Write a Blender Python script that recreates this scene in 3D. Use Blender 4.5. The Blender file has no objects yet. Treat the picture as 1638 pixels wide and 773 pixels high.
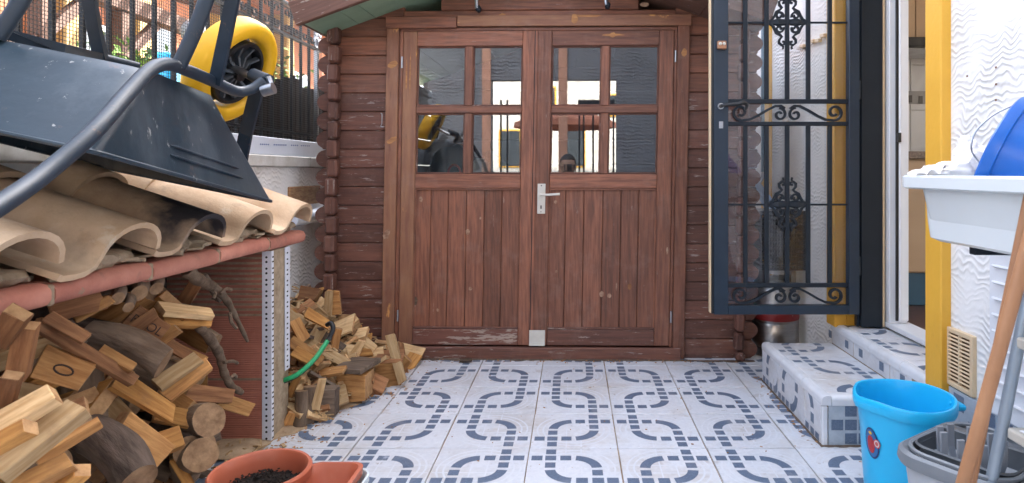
import bpy, bmesh, math, random
from mathutils import Vector, Matrix, noise as mnoise
R = math.radians
random.seed(7)
scene = bpy.context.scene
COL = scene.collection
# ------------------------------------------------------------------ camera, sky, sun, exposure
H = 1.05                      # camera height (m)
cam_d = bpy.data.cameras.new("camera_view"); cam = bpy.data.objects.new("camera_view", cam_d)
COL.objects.link(cam); scene.camera = cam
cam.location = (0, 0, H); cam.rotation_euler = (R(90), 0, 0)
cam_d.sensor_width = 36; cam_d.lens = 1000/1638*36
cam_d.shift_x = -(917-819)/1638; cam_d.shift_y = -(386.5-275)/1638
cam_d.clip_start = .02; cam_d.clip_end = 500
cam_d.dof.use_dof = True; cam_d.dof.focus_distance = 3.3; cam_d.dof.aperture_fstop = 9.0
SUN_EL, SUN_AZ = 44, 40       # sun stands to the right and behind the shed; azimuth measured from +Y towards +X
w = bpy.data.worlds.new("World"); scene.world = w; w.use_nodes = True
nt = w.node_tree; nt.nodes.clear()
sky = nt.nodes.new("ShaderNodeTexSky"); sky.sky_type = 'NISHITA'; sky.sun_disc = False
sky.sun_elevation = R(SUN_EL); sky.sun_rotation = R(SUN_AZ); sky.dust_density = 5; sky.air_density = .8; sky.ozone_density = 2.5
bg = nt.nodes.new("ShaderNodeBackground"); bg.inputs[1].default_value = .15
ow = nt.nodes.new("ShaderNodeOutputWorld")
hz = nt.nodes.new("ShaderNodeHueSaturation"); hz.inputs['Saturation'].default_value = .5     # milky, hazy sky
nt.links.new(sky.outputs[0], hz.inputs['Color']); nt.links.new(hz.outputs[0], bg.inputs[0]); nt.links.new(bg.outputs[0], ow.inputs[0])
sd = bpy.data.lights.new("sun", 'SUN'); sd.energy = 3.0; sd.angle = R(.5); sd.color = (1, .95, .87)
so = bpy.data.objects.new("sun", sd); COL.objects.link(so)
sv = Vector((math.sin(R(SUN_AZ))*math.cos(R(SUN_EL)), math.cos(R(SUN_AZ))*math.cos(R(SUN_EL)), math.sin(R(SUN_EL))))
so.rotation_euler = sv.to_track_quat('Z', 'Y').to_euler(); so.location = (6, 6, 8)
scene.view_settings.view_transform = 'Standard'; scene.view_settings.look = 'None'
scene.view_settings.exposure = 3.48; scene.view_settings.gamma = 1
scene.cycles.max_bounces = 8; scene.cycles.transparent_max_bounces = 12
scene.cycles.use_denoising = True

# ------------------------------------------------------------------ helpers
I4 = Matrix.Identity(4)
WM = {}
def P(px, py, Y): return Vector(((px-917)/1000*Y, Y, H-(py-275)/1000*Y))
def PX(px, py, X):
    Y = X*1000/(px-917); return P(px, py, Y)
def link(name, data, M=I4, parent=None):
    o = bpy.data.objects.new(name, data); COL.objects.link(o); WM[o.name] = M.copy()
    if parent is not None:
        o.parent = parent; o.matrix_basis = WM[parent.name].inverted() @ M
    else: o.matrix_basis = M
    return o
def tag(o, label=None, cat=None, group=None, kind=None):
    if label: o['label'] = label
    if cat: o['category'] = cat
    if group: o['group'] = group
    if kind: o['kind'] = kind
    return o
def thing(name, label, cat, loc=(0, 0, 0), rot=None, group=None):
    M = Matrix.Translation(loc)
    if rot is not None: M = M @ rot
    return tag(link(name, None, M), label, cat, group)
def T(x, y, z): return Matrix.Translation((x, y, z))
def RX(a): return Matrix.Rotation(a, 4, 'X')
def RY(a): return Matrix.Rotation(a, 4, 'Y')
def RZ(a): return Matrix.Rotation(a, 4, 'Z')
def tomesh(bm, mats, smooth=False, angle=None):
    me = bpy.data.meshes.new("m"); bm.normal_update()
    if smooth:
        for f in bm.faces: f.smooth = True
        a = R(angle or 40)
        for e in bm.edges:
            if len(e.link_faces) == 2 and e.calc_face_angle(0) > a: e.smooth = False
    bm.to_mesh(me); bm.free()
    for m in (mats if isinstance(mats, (list, tuple)) else [mats]): me.materials.append(m)
    return me
def mk(name, bm, mats, parent=None, M=I4, smooth=False, angle=None):
    return link(name, tomesh(bm, mats, smooth, angle), M, parent)
def mkw(name, bm, mats, parent=None, smooth=False, angle=None):
    """bm holds world coordinates: put the origin at its centre"""
    c = Vector((0, 0, 0))
    for v in bm.verts: c += v.co
    c /= max(1, len(bm.verts))
    bmesh.ops.translate(bm, verts=bm.verts, vec=-c)
    return link(name, tomesh(bm, mats, smooth, angle), T(*c), parent)
def add_box(bm, L, W, Hh, M=I4, bev=0, mi=0):
    r = bmesh.ops.create_cube(bm, size=1, matrix=M @ Matrix.Diagonal((L, W, Hh, 1)))
    vs = r['verts']; fs = list({f for v in vs for f in v.link_faces})
    for f in fs: f.material_index = mi
    if bev:
        es = list({e for v in vs for e in v.link_edges})
        bmesh.ops.bevel(bm, geom=es, offset=bev, segments=1, affect='EDGES', profile=.5)
def wbox(bm, x0, x1, y0, y1, z0, z1, bev=0, mi=0):
    add_box(bm, abs(x1-x0), abs(y1-y0), abs(z1-z0), T((x0+x1)/2, (y0+y1)/2, (z0+z1)/2), bev, mi)
WARP = None
BC = {}
def board(name, L, W, Th, M, m, parent=None, bev=.002, rough=0):
    """a chamfered box, long along its local X; M places its centre"""
    key = (round(L, 4), round(W, 4), round(Th, 4), bev, m.name, rough)
    if WARP or key not in BC:
        bm = bmesh.new(); add_box(bm, L, W, Th, I4, min(bev, .3*min(W, Th, L)))
        if WARP:
            Mi = M.inverted()
            for v in bm.verts: v.co = Mi @ WARP(M @ v.co)
        me = tomesh(bm, m)
        if not WARP: BC[key] = me
    else: me = BC[key]
    return link(name, me, M, parent)
def abox(name, x0, x1, y0, y1, z0, z1, m, parent=None, bev=.002, PM=I4, grain=None):
    dx, dy, dz = abs(x1-x0), abs(y1-y0), abs(z1-z0)
    c = T((x0+x1)/2, (y0+y1)/2, (z0+z1)/2)
    g = grain or ('x' if dx >= dy and dx >= dz else 'z' if dz >= dy else 'y')
    if g == 'x': return board(name, dx, dy, dz, PM @ c, m, parent, bev)
    if g == 'z': return board(name, dz, dy, dx, PM @ c @ RY(R(-90)), m, parent, bev)
    return board(name, dy, dx, dz, PM @ c @ RZ(R(90)), m, parent, bev)
def tube(bm, pts, r, n=8, closed=False, caps=True, flat=None, mi=0, up=None):
    """sweep a round (or flat=(w,h) rectangular) section along pts"""
    pts = [Vector(p) for p in pts]; N = len(pts)
    rs = r if isinstance(r, (list, tuple)) else [r]*N
    tg = []
    for i in range(N):
        a = pts[(i-1) % N] if (closed or i > 0) else pts[i]
        b = pts[(i+1) % N] if (closed or i < N-1) else pts[i]
        t = (b-a); tg.append(t.normalized() if t.length > 1e-9 else Vector((0, 0, 1)))
    ref = Vector(up) if up is not None else (Vector((0, 0, 1)) if abs(tg[0].z) < .9 else Vector((0, 1, 0)))
    u = (ref - tg[0]*ref.dot(tg[0])).normalized(); rings = []
    for i in range(N):
        if up is not None: u2 = Vector(up) - tg[i]*Vector(up).dot(tg[i])
        else: u2 = u - tg[i]*u.dot(tg[i])
        if u2.length > 1e-6: u = u2.normalized()
        v = tg[i].cross(u)
        ring = []
        if flat:
            a, b = flat[0]/2*rs[i], flat[1]/2*rs[i]
            for sx, sy in ((1, 1), (-1, 1), (-1, -1), (1, -1)): ring.append(bm.verts.new(pts[i]+u*(a*sx)+v*(b*sy)))
        else:
            for k in range(n):
                an = 2*math.pi*k/n
                ring.append(bm.verts.new(pts[i]+u*(rs[i]*math.cos(an))+v*(rs[i]*math.sin(an))))
        rings.append(ring)
    m = len(rings[0])
    for i in range(N if closed else N-1):
        A, B = rings[i], rings[(i+1) % N]
        for k in range(m):
            f = bm.faces.new((A[k], A[(k+1) % m], B[(k+1) % m], B[k])); f.material_index = mi
    if caps and not closed:
        bm.faces.new(rings[0][::-1]).material_index = mi; bm.faces.new(rings[-1]).material_index = mi
    return rings
def lathe(bm, prof, n=32, M=I4, sx=1, sy=1, mi=0, fn=None):
    rings = []
    for k in range(n):
        a = 2*math.pi*k/n; row = []
        for (r, z) in prof:
            p = Vector((r*math.cos(a)*sx, r*math.sin(a)*sy, z))
            if fn: p = fn(p, a, r)
            row.append(bm.verts.new(M @ p))
        rings.append(row)
    for k in range(n):
        A, B = rings[k], rings[(k+1) % n]
        for i in range(len(prof)-1):
            f = bm.faces.new((A[i], B[i], B[i+1], A[i+1])); f.material_index = mi
def smooth_path(pts, n=6):
    """Catmull-Rom through pts"""
    pts = [Vector(p) for p in pts]; out = []
    for i in range(len(pts)-1):
        p0 = pts[max(0, i-1)]; p1 = pts[i]; p2 = pts[i+1]; p3 = pts[min(len(pts)-1, i+2)]
        for k in range(n):
            t = k/n
            out.append(.5*((2*p1)+(p2-p0)*t+(2*p0-5*p1+4*p2-p3)*t*t+(3*p1-p0-3*p2+p3)*t**3))
    out.append(pts[-1]); return out
def copy_tree(o, M, label=None):
    c = o.copy(); COL.objects.link(c); WM[c.name] = M.copy(); c.matrix_basis = M
    if label: c['label'] = label
    for ch in o.children:
        d = ch.copy(); COL.objects.link(d); d.parent = c; WM[d.name] = M @ ch.matrix_basis
        for g in ch.children:
            e = g.copy(); COL.objects.link(e); e.parent = d
    return c

# ------------------------------------------------------------------ materials
def M_(name, col, rough=.6, metal=0, col2=None, vs=6, stretch=(1, 1, 1), bump=0, bs=60, rand=0, wear=None, spec=.5, con=1.0, detail=5, world=False, coat=0):
    m = bpy.data.materials.new(name); m.use_nodes = True; n = m.node_tree.nodes; l = m.node_tree.links
    b = n['Principled BSDF']; b.inputs['Roughness'].default_value = rough; b.inputs['Metallic'].default_value = metal
    b.inputs['Specular IOR Level'].default_value = spec
    if coat: b.inputs['Coat Weight'].default_value = coat; b.inputs['Coat Roughness'].default_value = .15
    tc = n.new('ShaderNodeTexCoord'); oi = n.new('ShaderNodeObjectInfo')
    if world:
        g = n.new('ShaderNodeNewGeometry'); src = g.outputs['Position']
    else:
        mul = n.new('ShaderNodeMath'); mul.operation = 'MULTIPLY'; mul.inputs[1].default_value = 37.
        l.new(oi.outputs['Random'], mul.inputs[0])
        ad = n.new('ShaderNodeVectorMath'); ad.operation = 'ADD'
        l.new(tc.outputs['Object'], ad.inputs[0]); l.new(mul.outputs[0], ad.inputs[1]); src = ad.outputs[0]
    mp = n.new('ShaderNodeMapping'); mp.inputs['Scale'].default_value = stretch; l.new(src, mp.inputs['Vector'])
    no = n.new('ShaderNodeTexNoise'); no.inputs['Scale'].default_value = vs; no.inputs['Detail'].default_value = detail; no.inputs['Roughness'].default_value = .62
    l.new(mp.outputs[0], no.inputs['Vector'])
    rp = n.new('ShaderNodeMapRange'); rp.inputs[1].default_value = .5-.22/con; rp.inputs[2].default_value = .5+.22/con
    l.new(no.outputs[0], rp.inputs[0])
    mx = n.new('ShaderNodeMix'); mx.data_type = 'RGBA'
    c2 = col2 or tuple(c*.72 for c in col)
    mx.inputs[6].default_value = (*col, 1); mx.inputs[7].default_value = (*c2, 1); l.new(rp.outputs[0], mx.inputs[0])
    out = mx.outputs[2]
    if rand:
        hs = n.new('ShaderNodeHueSaturation'); mr = n.new('ShaderNodeMapRange'); mr.inputs[3].default_value = 1-rand; mr.inputs[4].default_value = 1+rand
        l.new(oi.outputs['Random'], mr.inputs[0]); l.new(mr.outputs[0], hs.inputs['Value']); l.new(out, hs.inputs['Color']); out = hs.outputs[0]
    if wear:
        wc, thr, wsc, wst = wear[:4]
        m2 = n.new('ShaderNodeMapping'); m2.inputs['Scale'].default_value = wst; m2.inputs['Location'].default_value = (3.1, 7.7, 1.3); l.new(src, m2.inputs['Vector'])
        n2 = n.new('ShaderNodeTexNoise'); n2.inputs['Scale'].default_value = wsc; n2.inputs['Detail'].default_value = 8; n2.inputs['Roughness'].default_value = .7
        l.new(m2.outputs[0], n2.inputs['Vector'])
        r2 = n.new('ShaderNodeMapRange'); r2.inputs[1].default_value = thr; r2.inputs[2].default_value = thr+.035; l.new(n2.outputs[0], r2.inputs[0])
        x2 = n.new('ShaderNodeMix'); x2.data_type = 'RGBA'; l.new(r2.outputs[0], x2.inputs[0]); l.new(out, x2.inputs[6]); x2.inputs[7].default_value = (*wc, 1); out = x2.outputs[2]
    l.new(out, b.inputs['Base Color'])
    if bump:
        n3 = n.new('ShaderNodeTexNoise'); n3.inputs['Scale'].default_value = bs; n3.inputs['Detail'].default_value = 6; l.new(mp.outputs[0], n3.inputs['Vector'])
        bp = n.new('ShaderNodeBump'); bp.inputs['Strength'].default_value = .8; bp.inputs['Distance'].default_value = bump
        l.new(n3.outputs[0], bp.inputs['Height']); l.new(bp.outputs[0], b.inputs['Normal'])
    return m
GR = (1, 14, 14)
shed_paint = M_('brown shed paint', (.255, .098, .055), .55, col2=(.135, .052, .031), vs=5, stretch=GR, bump=.0018, bs=14, rand=.25, wear=((.42, .34, .29), .67, 8, (1, 12, 12)), con=1.7)
shed_worn = M_('worn brown shed paint', (.165, .066, .042), .6, col2=(.085, .035, .025), vs=5, stretch=GR, bump=.002, bs=14, rand=.25, wear=((.30, .24, .21), .595, 8, (1, 7, 7)), con=1.2)
shed_bare = M_('brown shed paint worn to the wood', (.20, .082, .050), .6, col2=(.30, .145, .075), vs=3, stretch=(1, 8, 8), bump=.002, bs=12, wear=((.62, .30, .10), .63, 2.5, (1, 3, 3)), con=1.6)
shed_flake = M_('brown shed paint flaked to pale wood', (.20, .078, .052), .65, col2=(.13, .05, .035), vs=5, stretch=GR, bump=.002, bs=14, wear=((.36, .28, .23), .545, 7, (1, 6, 6)))
green_paint = M_('green soffit paint', (.28, .42, .30), .6, col2=(.22, .34, .24), vs=8, bump=.001)
gold_wood = [M_('firewood %s' % k, c, .75, col2=c2, vs=7, stretch=(1, 9, 9), bump=.003, bs=12, rand=.3, con=1.5, spec=.1, wear=((.14, .075, .04), .70, 5, (1, 4, 4))) for k, c, c2 in (  # base and grain streak colours
    ('pine', (.54, .29, .11), (.32, .15, .055)), ('pale', (.62, .44, .24), (.42, .26, .12)), ('brown', (.33, .165, .078), (.18, .082, .040)),
    ('grey', (.21, .155, .115), (.10, .072, .052)), ('ochre', (.52, .27, .085), (.31, .14, .045)))]
W_PINE, W_PALE, W_BROWN, W_GREY, W_OCHRE = gold_wood
plankend = M_('sawn plank end', (.48, .29, .14), .85, col2=(.28, .15, .07), vs=30, bump=.003, bs=60, con=1.4, rand=.25, spec=.15)
greyend = M_('weathered plank end', (.15, .11, .085), .85, col2=(.07, .05, .04), vs=30, bump=.003, bs=60, con=1.4, spec=.15)
bark = M_('grey brown bark', (.23, .165, .115), .9, col2=(.11, .075, .052), vs=7, stretch=(1, 3.5, 3.5), bump=.012, bs=12, con=1.4, rand=.2, spec=.15)
cutend = M_('sawn log end', (.36, .23, .13), .85, col2=(.17, .10, .055), vs=26, bump=.003, bs=50, con=1.3, spec=.2)
barkd = M_('dark bark', (.13, .095, .075), .9, col2=(.05, .036, .028), vs=8, stretch=(1, 4, 4), bump=.01, bs=14, con=1.4, spec=.15)
mortar = M_('mortar', (.42, .33, .23), .9, col2=(.27, .20, .13), vs=30, bump=.004, bs=70, con=1.3, spec=.2)
grout = M_('grout and dirt', (.55, .42, .30), .9, col2=(.30, .21, .14), vs=14, bump=.002, con=1.3, world=True, spec=.2)
terraroof = M_('sandy clay roof tile', (.66, .49, .33), .75, col2=(.50, .34, .21), vs=9, bump=.0015, bs=120, rand=.1, con=1.3, wear=((.12, .085, .07), .70, 5, (1, 1, 1)), spec=.25)
terraburn = M_('sandy clay roof tile with a burnt crest', (.62, .45, .30), .7, col2=(.42, .28, .18), vs=9, bump=.0015, bs=120, con=1.3, spec=.3)
terraburn2 = None
terra = M_('red clay edge tile', (.56, .25, .18), .7, col2=(.42, .16, .115), vs=9, bump=.002, bs=60, rand=.18, con=1.3, wear=((.30, .24, .17), .66, 8, (1, 1, 1)), spec=.25)
def brick_mat():
    m = M_('ribbed hollow brick', (.50, .21, .145), .8, col2=(.36, .14, .095), vs=7, rand=.15, con=1.2, spec=.2)
    n = m.node_tree.nodes; l = m.node_tree.links
    return m
brickm = brick_mat()
ptile = M_('white glazed tile', (.70, .725, .765), .32, col2=(.60, .63, .68), vs=55, con=1.0, rand=.05, wear=((.42, .40, .38), .70, 9, (1, 1, 1)), spec=.5, bump=.0004, bs=9)
def blue_mat():
    m = M_('slate blue tile print', (.085, .125, .195), .35, col2=(.15, .20, .28), vs=160, con=1.1, wear=((.38, .42, .50), .66, 14, (1, 1, 1)))
    return m
bluep = blue_mat()
faint = M_('faint grey tile print', (.685, .71, .75), .33, col2=(.61, .64, .69), vs=60, con=1.0)
nosing = M_('white glazed step nosing', (.72, .74, .77), .22, col2=(.64, .665, .70), vs=12, bump=.0006, bs=40, wear=((.45, .36, .27), .73, 12, (1, 1, 1)))
def stucco(name, col, period=.024, amp=.0055, rough=.85, base2=None):
    m = bpy.data.materials.new(name); m.use_nodes = True; n = m.node_tree.nodes; l = m.node_tree.links
    b = n['Principled BSDF']; b.inputs['Roughness'].default_value = rough; b.inputs['Specular IOR Level'].default_value = .25
    g = n.new('ShaderNodeNewGeometry'); sp = n.new('ShaderNodeSeparateXYZ'); l.new(g.outputs['Position'], sp.inputs[0])
    mp = n.new('ShaderNodeMapping'); mp.inputs['Scale'].default_value = (1, 1, .55); l.new(g.outputs['Position'], mp.inputs['Vector'])
    no = n.new('ShaderNodeTexNoise'); no.inputs['Scale'].default_value = 15; no.inputs['Detail'].default_value = 1.6; no.inputs['Roughness'].default_value = .5
    l.new(mp.outputs[0], no.inputs['Vector'])
    def math_(op, a, b_=None):
        q = n.new('ShaderNodeMath'); q.operation = op
        for k, v in enumerate((a, b_)):
            if v is None: continue
            if isinstance(v, (int, float)): q.inputs[k].default_value = v
            else: l.new(v, q.inputs[k])
        return q.outputs[0]
    s = math_('MULTIPLY', math_('SUBTRACT', no.outputs[0], .5), .10)
    ph = math_('MULTIPLY', math_('ADD', sp.outputs['Z'], s), 2*math.pi/period)
    h = math_('ADD', math_('MULTIPLY', math_('SINE', ph), .5), .5)
    h = math_('POWER', h, 1.5)
    n2 = n.new('ShaderNodeTexNoise'); n2.inputs['Scale'].default_value = 5; n2.inputs['Detail'].default_value = 3; l.new(g.outputs['Position'], n2.inputs['Vector'])
    am = n.new('ShaderNodeMapRange'); am.inputs[1].default_value = .40; am.inputs[2].default_value = .62; am.inputs[3].default_value = .12; l.new(n2.outputs[0], am.inputs[0])
    h = math_('MULTIPLY', h, am.outputs[0])
    n3 = n.new('ShaderNodeTexNoise'); n3.inputs['Scale'].default_value = 130; n3.inputs['Detail'].default_value = 3; l.new(g.outputs['Position'], n3.inputs['Vector'])
    h = math_('ADD', h, math_('MULTIPLY', n3.outputs[0], .12))
    bp = n.new('ShaderNodeBump'); bp.inputs['Strength'].default_value = 1; bp.inputs['Distance'].default_value = amp; l.new(h, bp.inputs['Height']); l.new(bp.outputs[0], b.inputs['Normal'])
    mx = n.new('ShaderNodeMix'); mx.data_type = 'RGBA'; mx.inputs[6].default_value = (*col, 1); mx.inputs[7].default_value = (*(base2 or tuple(c*.88 for c in col)), 1)
    mr = n.new('ShaderNodeMapRange'); mr.inputs[1].default_value = .35; mr.inputs[2].default_value = .7; l.new(n2.outputs[0], mr.inputs[0]); l.new(mr.outputs[0], mx.inputs[0]); l.new(mx.outputs[2], b.inputs['Base Color'])
    return m
stuc = stucco('white combed stucco', (.84, .83, .80), .023, .0032)
stucL = stucco('weathered white combed stucco', (.92, .91, .88), .026, .003, base2=(.86, .84, .79))
ochre = M_('ochre yellow paint', (.78, .42, .045), .6, col2=(.72, .38, .04), vs=6, bump=.0015, bs=60, world=True, wear=((.42, .22, .05), .74, 18, (1, 1, 1)))
whitep = M_('white lacquered frame', (.78, .80, .82), .3, col2=(.72, .74, .77), vs=5, wear=((.5, .47, .42), .76, 20, (1, 1, 1)))
gatem = M_('navy black gate paint', (.007, .018, .034), .42, col2=(.011, .025, .044), vs=9, bump=.0004, bs=50, wear=((.12, .14, .17), .73, 20, (1, 1, 1)))
gated = M_('black wrought iron', (.008, .014, .022), .5, col2=(.012, .019, .028), vs=12, bump=.0005, spec=.3)
steel = M_('worn zinc', (.55, .57, .60), .32, metal=1, col2=(.38, .39, .42), vs=14, bump=.0004)
stainless = M_('brushed stainless keg', (.48, .47, .46), .3, metal=1, col2=(.30, .29, .28), vs=5, stretch=(1, 1, 6))
galv = M_('white slotted angle', (.70, .72, .78), .45, col2=(.60, .62, .69), vs=20, wear=((.35, .27, .18), .72, 16, (1, 1, 1)))
dark = M_('dark void', (.012, .012, .014), .8)
tubm = M_('blue black barrow paint', (.008, .023, .038), .36, col2=(.013, .033, .052), vs=4, bump=.0008, bs=30, wear=((.30, .32, .34), .70, 30, (1, 1, 1)), con=1.2)
barm = M_('slate barrow tube paint', (.012, .024, .040), .45, col2=(.022, .036, .055), vs=14, bump=.0006, bs=60, wear=((.42, .43, .43), .69, 15, (1, 1, 1)))
yellow = M_('yellow foam tyre', (.85, .47, .008), .5, col2=(.80, .42, .01), vs=8, bump=.0006, bs=80)
blackpl = M_('black plastic', (.015, .016, .018), .4, bump=.0005)
greypl = M_('charcoal plastic', (.085, .095, .105), .42, col2=(.07, .08, .09), vs=8, bump=.0005, bs=80)
greymid = M_('mid grey plastic', (.20, .22, .24), .4, col2=(.17, .19, .21), vs=8)
greylt = M_('grey plastic', (.42, .45, .48), .4, col2=(.38, .41, .44), vs=6)
aqua = M_('aqua blue plastic', (.015, .50, .86), .28, col2=(.015, .47, .82), vs=4, spec=.5)
bluepl = M_('royal blue plastic', (.006, .10, .42), .3, col2=(.010, .14, .54), vs=5, wear=((.20, .35, .65), .70, 16, (1, 1, 1)))
sinkm = M_('white sink plastic', (.68, .74, .75), .25, col2=(.65, .71, .72), vs=4)
clothm = M_('off white cloth', (.86, .84, .82), .9, col2=(.78, .75, .73), vs=9, bump=.002, bs=90)
potm = M_('terracotta plastic', (.48, .135, .072), .42, col2=(.43, .115, .062), vs=6, bump=.0004, bs=60)
soilm = M_('dark potting soil', (.035, .028, .024), .95, col2=(.012, .010, .009), vs=60, bump=.01, bs=90, spec=.15)
hosem = M_('green hose rubber', (.01, .34, .12), .35, col2=(.01, .28, .10), vs=9)
polem = M_('turned wooden handle', (.40, .20, .095), .5, col2=(.29, .135, .06), vs=5, stretch=(1, 1, 1), bump=.0005)
ventm = M_('cream vent plastic', (.72, .56, .36), .5, col2=(.66, .50, .31), vs=8)
netm = M_('black fence netting', (.02, .018, .016), .6)
brass = M_('old copper lock', (.42, .22, .13), .4, metal=.8)
platem = M_('cream painted metal', (.66, .64, .57), .4, col2=(.55, .53, .47), vs=16, wear=((.25, .2, .16), .7, 25, (1, 1, 1)))
redm = M_('red enamel', (.30, .02, .02), .4, wear=((.5, .45, .4), .66, 25, (1, 1, 1)))
def glass(name, tint, dust, refl=1.0, rough=.0, ior=1.5, wav=0):
    m = bpy.data.materials.new(name); m.use_nodes = True; n = m.node_tree.nodes; l = m.node_tree.links; n.clear()
    o = n.new('ShaderNodeOutputMaterial'); tr = n.new('ShaderNodeBsdfTransparent'); tr.inputs[0].default_value = (*tint, 1)
    gl = n.new('ShaderNodeBsdfGlossy'); gl.inputs['Roughness'].default_value = rough; gl.inputs['Color'].default_value = (refl, refl, refl, 1)
    fr = n.new('ShaderNodeFresnel'); fr.inputs[0].default_value = ior
    mx = n.new('ShaderNodeMixShader'); l.new(fr.outputs[0], mx.inputs[0]); l.new(tr.outputs[0], mx.inputs[1]); l.new(gl.outputs[0], mx.inputs[2])
    df = n.new('ShaderNodeBsdfDiffuse'); df.inputs[0].default_value = (.5, .5, .52, 1)
    no = n.new('ShaderNodeTexNoise'); no.inputs['Scale'].default_value = 9; no.inputs['Detail'].default_value = 7
    mr = n.new('ShaderNodeMapRange'); mr.inputs[1].default_value = .4; mr.inputs[2].default_value = .8; mr.inputs[3].default_value = dust*.5; mr.inputs[4].default_value = dust*2.2
    l.new(no.outputs[0], mr.inputs[0])
    m3 = n.new('ShaderNodeMixShader'); l.new(mr.outputs[0], m3.inputs[0]); l.new(mx.outputs[0], m3.inputs[1]); l.new(df.outputs[0], m3.inputs[2]); l.new(m3.outputs[0], o.inputs[0])
    return m
pane_glass = glass('shed window glass', (.85, .88, .88), .012, 1.0, 0, 2.1)
gate_glass = glass('dusty gate glass', (.95, .96, .97), .022, 1.0, .01, 1.5)

def overlay(m, col, thr, soft, scale, stretch=(1, 1, 1), world=True, top=1.0, loc=(0, 0, 0)):
    n = m.node_tree.nodes; l = m.node_tree.links; b = n['Principled BSDF']; src = b.inputs['Base Color'].links[0].from_socket
    if world: g = n.new('ShaderNodeNewGeometry'); co = g.outputs['Position']
    else: g = n.new('ShaderNodeTexCoord'); co = g.outputs['Object']
    mp = n.new('ShaderNodeMapping'); mp.inputs['Scale'].default_value = stretch; mp.inputs['Location'].default_value = loc; l.new(co, mp.inputs['Vector'])
    no = n.new('ShaderNodeTexNoise'); no.inputs['Scale'].default_value = scale; no.inputs['Detail'].default_value = 9; no.inputs['Roughness'].default_value = .68; l.new(mp.outputs[0], no.inputs['Vector'])
    mr = n.new('ShaderNodeMapRange'); mr.inputs[1].default_value = thr; mr.inputs[2].default_value = thr+soft; mr.inputs[4].default_value = top; l.new(no.outputs[0], mr.inputs[0])
    mx = n.new('ShaderNodeMix'); mx.data_type = 'RGBA'; l.new(mr.outputs[0], mx.inputs[0]); l.new(src, mx.inputs[6]); mx.inputs[7].default_value = (*col, 1); l.new(mx.outputs[2], b.inputs['Base Color'])
def burn(m, cx, cy, rx, ry):
    n = m.node_tree.nodes; l = m.node_tree.links; b = n['Principled BSDF']; src = b.inputs['Base Color'].links[0].from_socket
    tc = n.new('ShaderNodeTexCoord'); mp = n.new('ShaderNodeMapping'); mp.inputs['Location'].default_value = (-cx/rx, -cy/ry, 0); mp.inputs['Scale'].default_value = (1/rx, 1/ry, 0)
    no = n.new('ShaderNodeTexNoise'); no.inputs['Scale'].default_value = 14; no.inputs['Detail'].default_value = 6; l.new(tc.outputs['Object'], no.inputs['Vector'])
    l.new(tc.outputs['Object'], mp.inputs['Vector']); ln = n.new('ShaderNodeVectorMath'); ln.operation = 'LENGTH'; l.new(mp.outputs[0], ln.inputs[0])
    ad = n.new('ShaderNodeMath'); ad.operation = 'MULTIPLY_ADD'; ad.inputs[1].default_value = 1.6; l.new(no.outputs[0], ad.inputs[0]); l.new(ln.outputs['Value'], ad.inputs[2])
    mr = n.new('ShaderNodeMapRange'); mr.inputs[1].default_value = 1.35; mr.inputs[2].default_value = 1.95; mr.inputs[3].default_value = 1; mr.inputs[4].default_value = 0; l.new(ad.outputs[0], mr.inputs[0])
    mx = n.new('ShaderNodeMix'); mx.data_type = 'RGBA'; l.new(mr.outputs[0], mx.inputs[0]); l.new(src, mx.inputs[6]); mx.inputs[7].default_value = (.04, .036, .04, 1); l.new(mx.outputs[2], b.inputs['Base Color'])
burn(terraburn, -.05, .12, .15, .13)
overlay(ptile, (.42, .35, .27), .47, .25, 2.6, top=.55); overlay(ptile, (.30, .22, .15), .60, .08, 9, top=.35, loc=(9, 1, 0)); overlay(ptile, (.26, .20, .15), .64, .05, 22, top=.6, loc=(4, 2, 0))
overlay(bluep, (.45, .44, .43), .56, .2, 5, top=.5)
overlay(nosing, (.45, .38, .30), .55, .25, 5, top=.4)
overlay(tubm, (.20, .23, .26), .50, .3, 4, (1, 1, .5), top=.35); overlay(tubm, (.38, .38, .36), .635, .03, 38, (1, 1, .35), top=.75, loc=(1, 5, 2)); overlay(tubm, (.16, .09, .06), .66, .05, 9, top=.5, loc=(7, 1, 2))
overlay(barm, (.17, .10, .07), .62, .06, 20, top=.6, loc=(3, 1, 2)); overlay(barm, (.45, .45, .43), .70, .02, 13, top=.9, loc=(0, 1, 7))
overlay(yellow, (.45, .30, .10), .56, .2, 7, top=.35)
overlay(terraroof, (.20, .15, .11), .56, .16, 7, top=.5, loc=(2, 2, 1)); overlay(terraroof, (.70, .60, .46), .60, .1, 12, top=.6, loc=(5, 2, 1))
overlay(terra, (.22, .15, .11), .55, .15, 14, top=.55)
overlay(stuc, (.62, .57, .49), .56, .2, 3, (1, 1, .4), top=.35); overlay(stuc, (.55, .48, .38), .68, .04, 24, top=.5, loc=(1, 8, 1))
overlay(stucL, (.50, .45, .36), .55, .2, 5, top=.5)
overlay(ochre, (.45, .24, .07), .60, .15, 8, top=.4)
overlay(sinkm, (.50, .50, .46), .60, .2, 9, top=.3); overlay(aqua, (.10, .50, .72), .60, .15, 14, top=.35); overlay(potm, (.50, .26, .18), .56, .2, 10, top=.4)
overlay(polem, (.22, .12, .07), .58, .12, 14, (3, 3, .6), top=.5)
for q in (shed_paint, shed_worn, shed_bare, shed_flake): overlay(q, (.30, .20, .16), .53, .25, 9, (1, 1, 1), top=.30); overlay(q, (.07, .03, .022), .60, .1, 5, (1, 8, 8), world=False, top=.55)
for q in gold_wood[:3]+gold_wood[4:]: overlay(q, (.20, .12, .075), .55, .2, 12, top=.5)
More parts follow.
